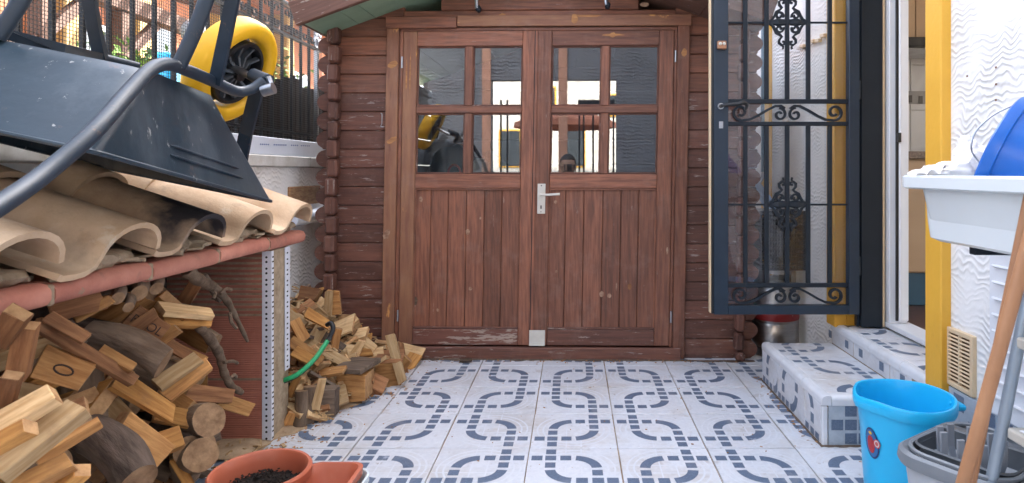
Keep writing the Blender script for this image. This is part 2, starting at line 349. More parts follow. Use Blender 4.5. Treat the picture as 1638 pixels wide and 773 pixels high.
# ================================================================== GROUND AND FLOOR
gm = M_('dry garden earth', (.30, .22, .15), .95, col2=(.20, .15, .10), vs=3, bump=.01, bs=20, world=True)
bm = bmesh.new(); bmesh.ops.create_grid(bm, x_segments=2, y_segments=2, size=300)
tag(mk('ground', bm, gm, M=T(0, 0, -.03)), kind='structure')
bm = bmesh.new(); wbox(bm, -1.6, 1.32, -1.5, 4.6, -.025, -.003)
floor = tag(mk('floor', bm, grout), kind='structure')
def tile_mesh(flip, W=.3298, t=.008):
    bm = bmesh.new(); add_box(bm, W, W, t, T(0, 0, t/2), .0012, 0)
    S = .333; e = .0004
    def U(x, y): return ((.5-x) if flip else (x-.5))*S, (.5-y)*S
    def quad(x0, x1, y0, y1, mi=1, z=t+e):
        c = [U(x0, y0), U(x1, y0), U(x1, y1), U(x0, y1)]
        bm.faces.new([bm.verts.new((a, b, z)) for a, b in c]).material_index = mi
    def arc(cx, cy, r0, r1, a0, a1, mi=1, k=9, z=t+e):
        vi, vo = [], []
        for i in range(k+1):
            a = R(a0+(a1-a0)*i/k)
            x, y = U(cx+r0*math.cos(a), cy-r0*math.sin(a)); vi.append(bm.verts.new((x, y, z)))
            x, y = U(cx+r1*math.cos(a), cy-r1*math.sin(a)); vo.append(bm.verts.new((x, y, z)))
        for i in range(k): bm.faces.new((vi[i], vo[i], vo[i+1], vi[i+1])).material_index = mi
    a, b, hw, hl = .25, .75, .056, .060
    # arcs: the upper-left and the lower-right corner of the link
    arc(.5, .5, .194, .306, 96, 174); arc(.5, .5, .194, .306, 276, 354)
    cs = (.585, .75, .90)
    for c in cs: quad(c-hl, c+hl, a-hw, a+hw)                      # top line running right
    for c in cs: quad(1-c-hl, 1-c+hl, b-hw, b+hw)                  # bottom line running left
    for c in (.585, .90): quad(a-hw, a+hw, c-hl, c+hl)             # left line running down
    for c in (.585, .90): quad(b-hw, b+hw, 1-c-hl, 1-c+hl)         # right line running up
    for r in (.36, .43): arc(.5, .5, r, r+.022, 0, 360, 2, 28, t+e*.5)
    for s in (.415, .585): quad(.02, .98, s-.008, s+.008, 2, t+e*.4); quad(s-.008, s+.008, .02, .98, 2, t+e*.3)
    for f in bm.faces:
        f.normal_update()
        if f.material_index and f.normal.z < 0: f.normal_flip()
    return tomesh(bm, [ptile, bluep, faint])
TM = [tile_mesh(False), tile_mesh(True)]
X0, Y0, SP = -.165, 2.365, .3345
for i in range(-4, 5):
    for j in range(-12, 7):
        cx = X0+(i+.5)*SP; cy = Y0+(j+.5)*SP
        if cx-.165 < -1.62 or cx+.165 > 1.5: continue
        x = random.uniform(-.0012, .0012)
        link('floor_tile', TM[(i+j) % 2], T(cx+x, cy+random.uniform(-.001, .001), -.003+random.uniform(-.0006, .0006)) @ RZ(R(random.uniform(-.25, .25))), floor)

# sawdust, chips and dirt by the wood pile
bm = bmesh.new()
def chips(bm, n, fx, zf=.008, s=(.004, .016)):
    for _ in range(n):
        x, y = fx(); a = random.uniform(*s); q = T(x, y, zf+a*.15) @ RZ(random.uniform(0, 6.3)) @ RX(random.uniform(-.4, .4))
        add_box(bm, a*1.6, a*.7, a*.25, q)
def near_pile():
    while True:
        x = random.uniform(-1.15, -.35); y = random.uniform(2.35, 3.35)
        edge = -1.16+.27*(y-2.3)+.05*math.sin(9*y); d = x-edge
        if d < .28 and random.random() < math.exp(-max(0, d)*16): return x, y
chips(bm, 700, near_pile, .006, (.002, .008)); chips(bm, 90, lambda: (random.uniform(-.9, 1.1), random.uniform(2.2, 3.45)), .006, (.002, .006))
chips(bm, 120, lambda: (random.uniform(-1.0, .95), 3.46+random.uniform(-.05, .02)), .007, (.002, .009)); chips(bm, 60, lambda: (.935+random.uniform(-.03, .008), random.uniform(2.35, 3.2)), .007, (.002, .007))
tag(mkw('wood_chips', bm, [W_PINE]), 'scattered brown wood chips and crumbs on the tiles beside the firewood heap', 'wood chips', kind='stuff')
dirtm = M_('sawdust dirt film', (.45, .34, .22), .95, col2=(.30, .21, .13), vs=22, bump=.004, bs=60, con=1.4, spec=.1)
bm = bmesh.new()
pts = []
for k in range(40):
    y = 2.25+k*.03; x = -1.15+.27*(y-2.3)+.035*math.sin(7*y)+.022*math.sin(23*y)+.012*random.uniform(-1, 1)
    pts.append((x, y))
va = [bm.verts.new((x, y, .0062)) for x, y in pts]; vb = [bm.verts.new((-1.58, y, .0075)) for x, y in pts]
vm = [bm.verts.new((x-.08, y, .014+random.uniform(0, .005))) for x, y in pts]
for k in range(39):
    bm.faces.new((vb[k], vm[k], vm[k+1], vb[k+1])); bm.faces.new((vm[k], va[k], va[k+1], vm[k+1]))
tag(mkw('sawdust', bm, dirtm, smooth=True), 'film of sandy sawdust spread over the tiles under the heap', 'sawdust', kind='stuff')

bm = bmesh.new(); random.seed(31)
def film(bm, A, B, n, w0, side):
    A = Vector(A); B = Vector(B); d = (B-A).normalized(); q = Vector((d.y, -d.x))*side; a_, b_ = [], []
    for k in range(n+1):
        p = A.lerp(B, k/n); wv = w0*(.35+.9*abs(mnoise.noise(Vector((k*.37, p.x, p.y)))))+.004
        a_.append(bm.verts.new((p.x, p.y, .0085))); e = p+q*wv; b_.append(bm.verts.new((e.x, e.y, .0060)))
    for k in range(n): bm.faces.new((a_[k], a_[k+1], b_[k+1], b_[k]))
film(bm, (-.95, 3.495), (1.0, 3.455), 90, .035, 1); film(bm, (.952, 3.16), (.952, 2.375), 50, .016, 1); film(bm, (.94, 2.384), (1.30, 2.384), 26, .016, 1); film(bm, (1.306, 2.27), (1.306, .6), 60, .02, 1)
for f in bm.faces:
    f.normal_update()
    if f.normal.z < 0: f.normal_flip()
tag(mkw('corner_dirt', bm, M_('dark corner dirt', (.17, .12, .085), .95, col2=(.09, .065, .05), vs=30, bump=.003, con=1.5)), 'thin brown dirt gathered along the foot of the shed and steps', 'dirt', kind='stuff')
# ================================================================== HOUSE ON THE RIGHT
XW = 1.32
house = thing('house_wall', 'white combed stucco house wall with ochre trims round the open kitchen door', 'house', (1.5, 2.5, 0))
HT = 8.4
bm = bmesh.new()
wbox(bm, XW, 1.62, -3.0, 2.27, 0, HT)                           # near part
wbox(bm, XW, 1.62, 3.085, 9, 0, HT); wbox(bm, XW, 1.62, 2.27, 3.085, 2.55, HT); wbox(bm, XW, 1.62, 2.27, 3.085, 0, .285)
mkw('wall', bm, stuc, house)
bm = bmesh.new(); wbox(bm, 1.62, 6, 8.7, 9, 0, HT); wbox(bm, 1.62, 6, -3, -2.7, 0, HT); wbox(bm, 5.8, 6, -2.7, 8.7, 0, .9); wbox(bm, 5.8, 6, -2.7, 8.7, 2.9, HT); wbox(bm, 1.3, 6.1, -3.1, 9.1, HT, HT+.15)  # open band in the unseen far wall, added to let daylight into the kitchen
mkw('outer_wall', bm, whitep, house)
abox('door_trim', 1.285, 1.345, 2.185, 2.285, .275, 2.65, ochre, house, .004)
abox('door_trim', 1.285, 1.345, 3.075, 3.175, .285, 2.65, ochre, house, .004)
abox('door_trim', 1.285, 1.345, 2.185, 3.175, 2.52, 2.62, ochre, house, .004)
bm = bmesh.new(); wbox(bm, 1.346, 1.60, 2.262, 2.279, .29, 2.53); wbox(bm, 1.346, 1.60, 3.076, 3.09, .29, 2.53)
mkw('door_reveal', bm, ochre, house)
abox('corner_trim', 1.30, 1.345, 4.15, 4.33, 0, HT-.2, ochre, house, .004)
# door frame of white aluminium
df = link('door_frame', tomesh((lambda b: (wbox(b, 1.515, 1.60, 2.995, 3.072, .325, 2.50, .003), b)[1])(bmesh.new()), whitep), I4, house)
abox('frame_upright', 1.545, 1.60, 2.285, 2.33, .325, 2.50, whitep, df, .003)
abox('frame_upright', 1.548, 1.592, 2.965, 2.993, .34, 2.49, whitep, df, .004)
abox('track', 1.535, 1.547, 2.972, 2.980, .34, 2.49, blackpl, df, .001)
abox('sill', 1.51, 1.62, 2.285, 3.07, .300, .324, whitep, df, .003)
abox('latch', 1.535, 1.552, 2.955, 2.975, 1.19, 1.235, blackpl, df, .002)
# vent in the wall
ven = link('wall_vent', None, T(1.312, 2.13, .41), house); vz0, vz1, vy0, vy1 = .31, .51, 2.045, 2.195
abox('vent_frame', 1.306, XW+.002, vy0, vy0+.018, vz0, vz1, ventm, ven); abox('vent_frame', 1.306, XW+.002, vy1-.018, vy1, vz0, vz1, ventm, ven)
abox('vent_frame', 1.305, XW+.002, vy0+.018, vy1-.018, vz0, vz0+.016, ventm, ven); abox('vent_frame', 1.305, XW+.002, vy0+.018, vy1-.018, vz1-.016, vz1, ventm, ven)
abox('vent_back', 1.316, 1.3195, vy0+.01, vy1-.01, vz0+.01, vz1-.01, M_('vent shadow brown', (.16, .09, .05), .8), ven)
abox('vent_frame', 1.3055, XW, 2.116, 2.124, vz0+.016, vz1-.016, ventm, ven)
for k in range(12):
    z = vz0+.028+k*.0132
    board('slat', .148, .010, .006, T(1.311, 2.12, z) @ RZ(R(90)) @ RX(R(28)), ventm, ven, .0008)
# tiled skirting
skm = M_('grey blue speckled skirting tile', (.46, .52, .58), .4, col2=(.36, .42, .48), vs=50)
for k in range(8):
    y1 = 2.18-k*.335
    s = abox('skirting_tile', 1.309, XW-.0005, y1-.331, y1, .004, .305, skm, house, .001)
    bm = bmesh.new()
    for c in range(4):
        for r_ in range(4):
            if (c+r_*2+k) % 3 == 1: continue
            wbox(bm, 1.3082, 1.3095, y1-.03-c*.078-.055, y1-.03-c*.078, .03+r_*.07, .083+r_*.07)
    mkw('tile_print', bm, bluep, s)
# drill holes
bm = bmesh.new()
for px, py in ((1593, 108), (1593, 135), (1593, 160), (1547, 122)):
    p = PX(px, py, XW-.001); add_box(bm, .002, .007, .006, T(*p))
mkw('drill_hole', bm, M_('rusty wall plug', (.25, .13, .08), .8), house)
# white louvre behind the basin
lv = link('louvre_panel', None, T(1.31, 1.8, .6), house)
abox('panel', 1.300, XW-.001, 1.50, 1.955, .30, .95, whitep, lv, .003)
for k in range(11): board('slat', .40, .014, .007, T(1.297, 1.73, .36+k*.05) @ RZ(R(90)) @ RX(R(25)), whitep, lv, .001)

# ------------------------------------------------------------------ kitchen seen through the door
kw = M_('white kitchen wall tile', (.50, .50, .50), .25, col2=(.46, .46, .46), vs=4)
kc = M_('beige laminate cabinet', (.42, .30, .19), .45, col2=(.36, .25, .155), vs=4, stretch=(1, 1, .2))
gran = M_('brown speckled worktop', (.22, .17, .14), .3, col2=(.06, .045, .04), vs=90, con=1.5)
fl = M_('dark brown kitchen floor', (.11, .05, .035), .3, col2=(.07, .035, .025), vs=7)
bm = bmesh.new(); wbox(bm, 1.625, 5.5, .5, 4.2, .25, .318); tag(mkw('kitchen_floor', bm, fl), kind='structure')
bm = bmesh.new(); wbox(bm, 1.625, 5.5, 4.16, 4.2, .32, 2.8); wbox(bm, 1.625, 5.5, .5, .55, .32, 2.8); wbox(bm, 1.625, 5.5, .5, 4.2, 2.8, 2.85)  # far side of the room left open so added daylight gets in
kwall = tag(mkw('kitchen_wall', bm, M_('kitchen plaster', (.62, .58, .50), .8)), kind='structure')
for c in range(9):
    for r_ in range(3):
        abox('wall_tile', 1.64+c*.2, 1.637+(c+1)*.2, 4.15, 4.158, 1.16+r_*.30, 1.157+(r_+1)*.30, kw, kwall, .001)
bm = bmesh.new(); wbox(bm, 1.64, 3.43, 4.144, 4.149, 1.50, 1.585)
for k in range(26): wbox(bm, 1.66+k*.07, 1.685+k*.07, 4.141, 4.145, 1.515+.02*math.sin(k*2), 1.56+.01*math.sin(k*2), 0, 1)
mkw('border_tile', bm, [M_('grey border tile', (.24, .23, .22), .4), M_('dark leaf print', (.07, .06, .05), .5)], kwall)
cab = thing('kitchen_cabinet', 'beige kitchen base cabinet with a speckled worktop inside the doorway', 'cabinet', (2.3, 3.7, .32))
abox('plinth', 1.68, 3.4, 3.42, 4.1, .32, .50, M_('blue plinth', (.03, .10, .17), .4), cab); abox('carcass', 1.66, 3.4, 3.40, 4.12, .50, 1.12, kc, cab)
for k in range(4): abox('cabinet_door', 1.665+k*.43, 1.665+k*.43+.425, 3.38, 3.399, .51, 1.11, kc, cab, grain='z')
abox('worktop', 1.64, 3.42, 3.36, 4.14, 1.121, 1.16, gran, cab)
cab = thing('wall_cabinet', 'brown kitchen wall cabinet above the cooker hood inside the doorway', 'cabinet', (2.3, 3.9, 1.9))
abox('carcass', 1.66, 3.4, 3.84, 4.13, 1.86, 2.6, kc, cab)
for k in range(4): abox('cabinet_door', 1.665+k*.43, 1.665+k*.43+.425, 3.82, 3.839, 1.865, 2.59, kc, cab, grain='z')
hd = thing('cooker_hood', 'dark slim cooker hood under the wall cabinet inside the doorway', 'hood', (2.2, 3.9, 1.8))
bm = bmesh.new(); wbox(bm, 1.9, 2.6, 3.74, 4.13, 1.80, 1.858, .005); mkw('body', bm, blackpl, hd); abox('filter', 1.95, 2.55, 3.78, 4.1, 1.792, 1.799, steel, hd)

# ------------------------------------------------------------------ steps
ST = thing('entry_steps', 'two low white steps with blue printed tiles leading up to the kitchen door', 'steps', (1.1, 2.7, 0))
bm = bmesh.new(); wbox(bm, .958, 1.31, 2.394, 3.142, 0, .180); wbox(bm, 1.312, 1.53, 2.272, 3.142, 0, .282); wbox(bm, 1.30, 1.33, 2.37, 3.142, 0, .282)
mkw('masonry', bm, mortar, ST)
def print_tile(name, x0, x1, y0, y1, z, plane, parent, seed, up=1):
    """a cut tile with squares and arcs of the floor print; plane 'z' top, 'x' riser facing -X, 'y' riser facing -Y"""
    bm = bmesh.new(); S = .333
    wd, hg = x1-x0, y1-y0
    add_box(bm, wd, hg, .007, T(0, 0, 0), .0012, 0)
    def clipq(a0, a1, b0, b1):
        a0, a1 = max(a0, .004), min(a1, wd-.004); b0, b1 = max(b0, .004), min(b1, hg-.004)
        if a1-a0 < .006 or b1-b0 < .006: return
        q = [(a0, b0), (a1, b0), (a1, b1), (a0, b1)]
        bm.faces.new([bm.verts.new((a-wd/2, b-hg/2, .0041)) for a, b in q]).material_index = 1
    def clarc(cx, cy, a0, a1):
        r0, r1, k = .2*S, .3*S, 9
        pi = [(cx+r0*math.cos(R(a0+(a1-a0)*i/k)), cy+r0*math.sin(R(a0+(a1-a0)*i/k))) for i in range(k+1)]
        po = [(cx+r1*math.cos(R(a0+(a1-a0)*i/k)), cy+r1*math.sin(R(a0+(a1-a0)*i/k))) for i in range(k+1)]
        cl = lambda p: (min(max(p[0], .004), wd-.004), min(max(p[1], .004), hg-.004))
        for i in range(k):
            q = [cl(pi[i]), cl(po[i]), cl(po[i+1]), cl(pi[i+1])]
            ar = abs(sum(q[j][0]*q[(j+1) % 4][1]-q[(j+1) % 4][0]*q[j][1] for j in range(4)))
            if ar < 1e-5: continue
            f = bm.faces.new([bm.verts.new((a-wd/2, b-hg/2, .0041)) for a, b in q]); f.material_index = 1
    ox, oy, fl_ = seed
    s = S; hw, hl = .05*s, .056*s
    fx = (lambda a: wd-a) if fl_ else (lambda a: a)
    def cq(cx, cy, ex, ey): cx = fx(cx+ox); clipq(cx-ex, cx+ex, cy+oy-ey, cy+oy+ey)
    for c in (.585, .75, .90, 1.06): cq(c*s, .75*s, hl, hw)
    for c in (-.06, .10, .25, .415): cq(c*s, .25*s, hl, hw)
    for c in (-.06, .10, .415): cq(.25*s, c*s, hw, hl)
    for c in (.585, .90, 1.06): cq(.75*s, c*s, hw, hl)
    for (a0, a1) in ((97, 173), (277, 353)):
        if fl_: a0, a1 = 180-a1, 180-a0
        clarc(fx(.5*s+ox), .5*s+oy, a0, a1)
    for f in bm.faces:
        f.normal_update()
        if f.material_index and f.normal.z < 0: f.normal_flip()
    cx, cy = (x0+x1)/2, (y0+y1)/2
    if plane == 'z': M = T(cx, cy, z)
    elif plane == 'x': M = T(z, cx, cy) @ Matrix(((0, 0, -1, 0), (-1, 0, 0, 0), (0, 1, 0, 0), (0, 0, 0, 1))) @ I4   # local x -> -Y, y -> Z, z -> -X
    else: M = T(cx, z, cy) @ Matrix(((1, 0, 0, 0), (0, 0, -1, 0), (0, 1, 0, 0), (0, 0, 0, 1)))
    return mk(name, bm, [ptile, bluep], parent, M)
ZA, ZB = .1905, .2925
ys = [2.42, 2.585, 2.915, 3.14]
for k in range(3):
    a, b = ys[k]+.0015, ys[k+1]-.0015
    print_tile('tread_tile', .985, 1.296, a, b, ZA-.0035, 'z', ST, ((-.02, -.16 if k == 0 else 0, False) if k != 1 else (-.02, 0, True)))
    print_tile('landing_tile', 1.328, 1.508, a-.08, b-.08 if k < 2 else b, ZB-.0035, 'z', ST, (-.10, (-.16 if k == 0 else 0), k == 1))
print_tile('landing_tile', 1.328, 1.508, 2.275, 2.338, ZB-.0035, 'z', ST, (-.1, -.2, True))
for k, (a, b) in enumerate(((2.40, 2.565), (2.568, 2.90), (2.903, 3.14))):
    print_tile('riser_tile', a, b, .006, .163, .953, 'x', ST, ((.0 if k != 1 else -.01), -.07, k == 0))
for k, (a, b) in enumerate(((2.40, 2.565), (2.568, 2.90), (2.903, 3.14))):
    s = abox('riser_tile', 1.2995, 1.3065, a, b, ZA+.001, .262, ptile, ST, .001)
    bm = bmesh.new()
    for q in range(2 if k else 1): wbox(bm, 1.2985, 1.2993, a+.05+q*.19, a+.085+q*.19, ZA+.022, ZA+.058)
    mkw('tile_print', bm, bluep, s)
rt = abox('riser_tile', .975, 1.30, 2.386, 2.3935, .006, .163, skm, ST, .001)
bm = bmesh.new()
for c in range(4):
    for r_ in range(3):
        if c == 0 and r_ != 1: continue
        if c == 2 and r_ == 2: continue
        wbox(bm, .985+c*.052, 1.030+c*.052, 2.385, 2.3865, .012+r_*.052, .052+r_*.052)
mkw('tile_print', bm, bluep, rt)
def nose(name, A, B, prof_dir, parent, z1, hgt=.036, dep=.036, rad=.018):
    """rounded nosing piece from A to B (xy), front towards prof_dir"""
    A = Vector(A); B = Vector(B); d = Vector(prof_dir); bm = bmesh.new()
    prof = [(0, z1-hgt), (0, z1-rad)]
    for k in range(1, 6): an = R(90*k/5); prof.append((rad-rad*math.cos(an), z1-rad+rad*math.sin(an)))
    prof += [(dep, z1), (dep, z1-hgt)]
    rs = []
    for Q in (A, B): rs.append([bm.verts.new((Q.x-d.x*a, Q.y-d.y*a, z)) for a, z in prof])
    n = len(prof)
    for k in range(n): bm.faces.new((rs[0][k], rs[0][(k+1) % n], rs[1][(k+1) % n], rs[1][k]))
    bm.faces.new(rs[0][::-1]); bm.faces.new(rs[1]); bmesh.ops.recalc_face_normals(bm, faces=bm.faces)
    return mkw(name, bm, nosing, parent, True, 50)
yy = [2.382, 2.60, 2.86, 3.145]
for k in range(3): nose('step_nosing', (.948, yy[k]+.0015), (.948, yy[k+1]-.0015), (-1, 0), ST, ZA+.004)
nose('step_nosing', (.9855, 2.381), (1.31, 2.381), (0, -1), ST, ZA+.0035)
yy = [2.29, 2.48, 2.74, 3.145]
for k in range(3): nose('landing_nosing', (1.294, yy[k]+.0015), (1.294, yy[k+1]-.0015), (-1, 0), ST, ZB+.004)
abox('corner_strip', .950, .972, 2.384, 2.4, .004, .155, nosing, ST, .004)
abox('corner_strip', 1.292, 1.31, 2.276, 2.376, .004, .255, nosing, ST, .004)

# ================================================================== GATE
YG = 3.0
def G(px, py, y=YG): p = P(px, py, YG); p.y = y; return p
GT = thing('iron_gate', 'navy wrought iron gate leaf with scrollwork and a glass sheet, swung open', 'gate', (1.37, YG, .37))
def gbox(name, px0, px1, py0, py1, y0, y1, m, parent=GT, bev=.002):
    a, b = G(px0, py1), G(px1, py0); return abox(name, a.x, b.x, y0, y1, a.z, b.z, m, parent, bev)
TOP = -175
gbox('stile', 1140.5, 1163.5, TOP, 502, YG-.02, YG+.02, gatem); gbox('stile', 1355.5, 1372, TOP, 502, YG-.02, YG+.02, gatem)
gbox('bottom_rail', 1163.6, 1355.4, 488, 502, YG-.019, YG+.019, gatem); gbox('top_rail', 1163.6, 1355.4, TOP, TOP+16, YG-.019, YG+.019, gatem)
gbox('edge_strip', 1134.5, 1137, TOP+3, 500, YG-.012, YG+.018, ventm); gbox('edge_strip', 1137.1, 1140.4, TOP, 501, YG-.016, YG+.016, blackpl)
for y0, y1 in ((159, 166), (195, 201.5), (453, 459.5)): gbox('cross_rail', 1163.6, 1355.4, y0, y1, YG-.011, YG+.011, gated)
for y0 in (35, 326): gbox('thin_rod', 1163.6, 1355.4, y0, y0+3, YG-.005, YG+.005, gated)
for px in (1192, 1226, 1259, 1292.5, 1327):
    gbox('bar', px-3.4, px+3.4, TOP+16.2, 158.9, YG-.0075, YG+.0075, gated); gbox('bar', px-3.4, px+3.4, 201.7, 452.9, YG-.0075, YG+.0075, gated)
def spiral(cx, cy, r0, r1, a0, turns, n=22):
    return [(cx+(r0+(r1-r0)*k/n)*math.cos(R(a0+360*turns*k/n)), cy+(r0+(r1-r0)*k/n)*math.sin(R(a0+360*turns*k/n))) for k in range(n+1)]
def ironpath(bm, pts, wd=.009, th=.012, y=YG):
    tube(bm, [G(a, b, y) for a, b in pts], 1.0, flat=(th, wd), up=(0, 1, 0))
for oy in (0, 292):
    for s in (1, -1):
        bm = bmesh.new()
        fx = lambda p: (1259.5+s*(p[0]-1259.5), p[1]+oy)
        inner = spiral(1271, 184, 3, 10.5, 90, 1.0)        # opens outward, ends at the bottom
        inner = spiral(1272, 183.5, 2.5, 10.5, 200, 1.2)
        outer = spiral(1334.5, 180, 13, 4, 95, -1.15)
        mid = [(1264, 174), (1270, 169.5), (1279, 170), (1292, 176.5), (1308, 186), (1320, 191.5)]
        mid = [(p[0], p[1]) for p in mid]
        ironpath(bm, [fx(p) for p in inner], .010, .015)
        ironpath(bm, [fx(p) for p in mid+[(q[0], q[1]) for q in outer]], .011, .015)
        mkw('scroll', bm, gated, GT)
def rosette(cy, top=True):
    for sx in (1, -1):
        for sy in ((1, -1) if top else (1, -1)):
            bm = bmesh.new()
            f = lambda p: (1259.5+sx*p[0], cy+sy*p[1])
            a = spiral(13, 10.5, 2.2, 6.6, 150, 1.15)
            ironpath(bm, [f(p) for p in a], .009, .014)
            ironpath(bm, [f(p) for p in [(30, 1), (24, 5), (20.5, 11), (18, 17), (12, 20), (9, 23), (13, 28), (13.5, 33), (9, 36.5), (4.5, 35), (5, 31), (8, 31)]], .010, .014)
            ironpath(bm, [f(p) for p in [(9, 36), (6.5, 39), (7.5, 43)]], .0065)
            ironpath(bm, [f(p) for p in [(21, 6), (23.5, 9)]], .009)
            tube(bm, [G(*f((3, 1))), G(*f((16, 1.5))), G(*f((31, .5)))], [.012, .015, .002], n=6)
            mkw('scroll', bm, gated, GT)
rosette(36); rosette(327)
# lock, lever and keyhole
hl = link('handle', None, T(*G(1152, 171)), GT)
bm = bmesh.new(); tube(bm, [G(1151, 171, YG-.02), G(1151, 171, YG-.055)], [.011, .008], 10)
pa = smooth_path([G(1151, 171, YG-.05), G(1162, 169.5, YG-.056), G(1175, 169, YG-.056), G(1184, 166.5, YG-.056), G(1190, 170, YG-.053), G(1187, 178, YG-.05)], 5)
tube(bm, pa, [.006+.004*math.sin(k/len(pa)*3.1) for k in range(len(pa))], 8); mkw('lever', bm, blackpl, hl, True)
bm = bmesh.new(); tube(bm, [G(1151, 171, YG-.0205), G(1151, 171, YG-.03)], .015, 14); mkw('rosette', bm, steel, hl, True)
lk = gbox('lock_box', 1145, 1159, 68, 81, YG-.042, YG-.0205, brass, GT, .003)
for px in (1149, 1155):
    bm = bmesh.new(); bmesh.ops.create_uvsphere(bm, u_segments=10, v_segments=6, radius=.008, matrix=T(*G(px, 73, YG-.043))); mkw('screw', bm, platem, lk, True)
gbox('keyhole_plate', 1148.5, 1155, 195, 206, YG-.024, YG-.0205, steel); 
a, b = G(1160, 500), G(1358, TOP+10)
bm = bmesh.new(); wbox(bm, a.x, b.x, YG+.0125, YG+.0165, a.z+.03, b.z); mkw('glass_sheet', bm, gate_glass, GT)
JP = thing('gate_post', 'dark navy steel post of the gate fixed in the door reveal', 'gate post', (1.43, 3.03, .3))
abox('upright', 1.388, 1.492, 3.012, 3.07, .300, 2.50, gated, JP, .003); abox('stop_strip', 1.375, 1.387, 3.03, 3.06, .300, 2.50, gatem, JP, .002)
abox('seal', 1.4925, 1.506, 3.02, 3.06, .300, 2.50, ventm, JP, .002)
for z in (.55, 1.4, 2.2):
    bm = bmesh.new(); tube(bm, [(1.379, 3.02, z), (1.379, 3.02, z+.09)], .009, 8); mkw('hinge', bm, gated, JP, True)

# ================================================================== SHED
YS = 3.52; LEAN = .018
SM = T(0, YS, 0) @ RZ(R(-1.2))
def warp_shed(p): return Vector((p.x+LEAN*(p.z-H), p.y, p.z))
def sx(px): return (px-917)/1000*YS
def sz(py): return H-(py-275)/1000*YS
SH = thing('garden_shed', 'weathered brown timber garden shed with double glazed doors', 'shed', SM.translation, RZ(R(-1.2)))
WARP = warp_shed
def sb(name, px0, px1, py0, py1, y0, y1, m, parent=SH, bev=.002, grain=None):
    o = abox(name, sx(px0), sx(px1), y0, y1, sz(py1), sz(py0), m, parent, bev, SM, grain); return o
pitch = 30.25
k = 0; y = 571.5
while y > 20:
    yt = y-pitch
    jt = random.uniform(-2, 2)
    mm = shed_worn if (y > 150) else shed_paint
    sb('wall_board', 512+jt, 640, yt+.35, y-.35, .001, .045, mm, bev=.0045)
    sb('wall_board', 1076, 1208+jt, yt+.35, y-.35, .001, .045, mm, bev=.0045)
    # crossing logs of the side walls poke out towards us, front logs poke out sideways
    for a, b, c, d in ((524, 541, 503, 523), (1176, 1190, 1191, 1214)):
        off = random.uniform(-1.5, 1.5)
        sb('log_end', a+off, b+off, yt+pitch*.5+1, y+pitch*.5-1 if y < 560 else y, -.075+random.uniform(-.008, .008), -.001, shed_worn, bev=.012)
        bm = bmesh.new(); xc0, xc1 = sx(c), sx(d)
        zc = (sz(yt)+sz(y))/2; rr = pitch*YS/2000*.98
        cx = xc1 if a < 900 else xc0; sgn = -1 if a < 900 else 1
        n = 9; ring = [(cx, zc+rr)]+[(cx+sgn*(xc1-xc0)*math.cos(R(-80+160*q/(n-1)))**.8, zc+rr*math.sin(R(80-160*q/(n-1)))*.97) for q in range(n)]+[(cx, zc-rr)]
        f0 = [bm.verts.new(SM @ warp_shed(Vector((X_, -.012, Z_)))) for X_, Z_ in ring]; f1 = [bm.verts.new(SM @ warp_shed(Vector((X_, .05, Z_)))) for X_, Z_ in ring]
        bm.faces.new(f0); bm.faces.new(f1[::-1])
        for q in range(len(ring)): bm.faces.new((f0[q], f1[q], f1[(q+1) % len(ring)], f0[(q+1) % len(ring)]))
        bmesh.ops.recalc_face_normals(bm, faces=bm.faces); mkw('log_end', bm, shed_worn, SH)
    y = yt
# gable boards above the door
y0 = 46
for k in range(9):
    half = max(0, 353-max(0, (38-(y0-pitch))*1.25*.9)) if y0 < 20 else 353
    zt = sz(y0-pitch); hw = min(353/1000*YS, max(.05, (2.27-zt)/.36))
    c = sx(858)
    if k == 0: sb('wall_board', 640, 1076, y0-pitch+.35, y0-.35, .001, .045, shed_paint, bev=.0045)
    else: abox('wall_board', c-hw, c+hw, .001, .045, sz(y0)+.001, zt-.001, shed_paint, SH, .0045, SM)
    y0 -= pitch
# shell behind: side walls, back wall, floor
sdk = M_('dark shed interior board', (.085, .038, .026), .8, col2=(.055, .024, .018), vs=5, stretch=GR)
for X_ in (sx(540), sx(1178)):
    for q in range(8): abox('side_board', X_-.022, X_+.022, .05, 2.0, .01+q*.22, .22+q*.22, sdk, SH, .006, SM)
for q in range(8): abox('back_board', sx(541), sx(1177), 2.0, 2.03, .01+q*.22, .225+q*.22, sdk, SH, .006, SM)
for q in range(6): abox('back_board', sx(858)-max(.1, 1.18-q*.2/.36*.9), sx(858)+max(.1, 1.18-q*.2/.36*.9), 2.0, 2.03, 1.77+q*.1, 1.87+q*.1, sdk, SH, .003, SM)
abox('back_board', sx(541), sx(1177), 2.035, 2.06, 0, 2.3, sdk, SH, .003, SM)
abox('floor_board', sx(541), sx(1177), .05, 2.0, .02, .045, sdk, SH, .003, SM)
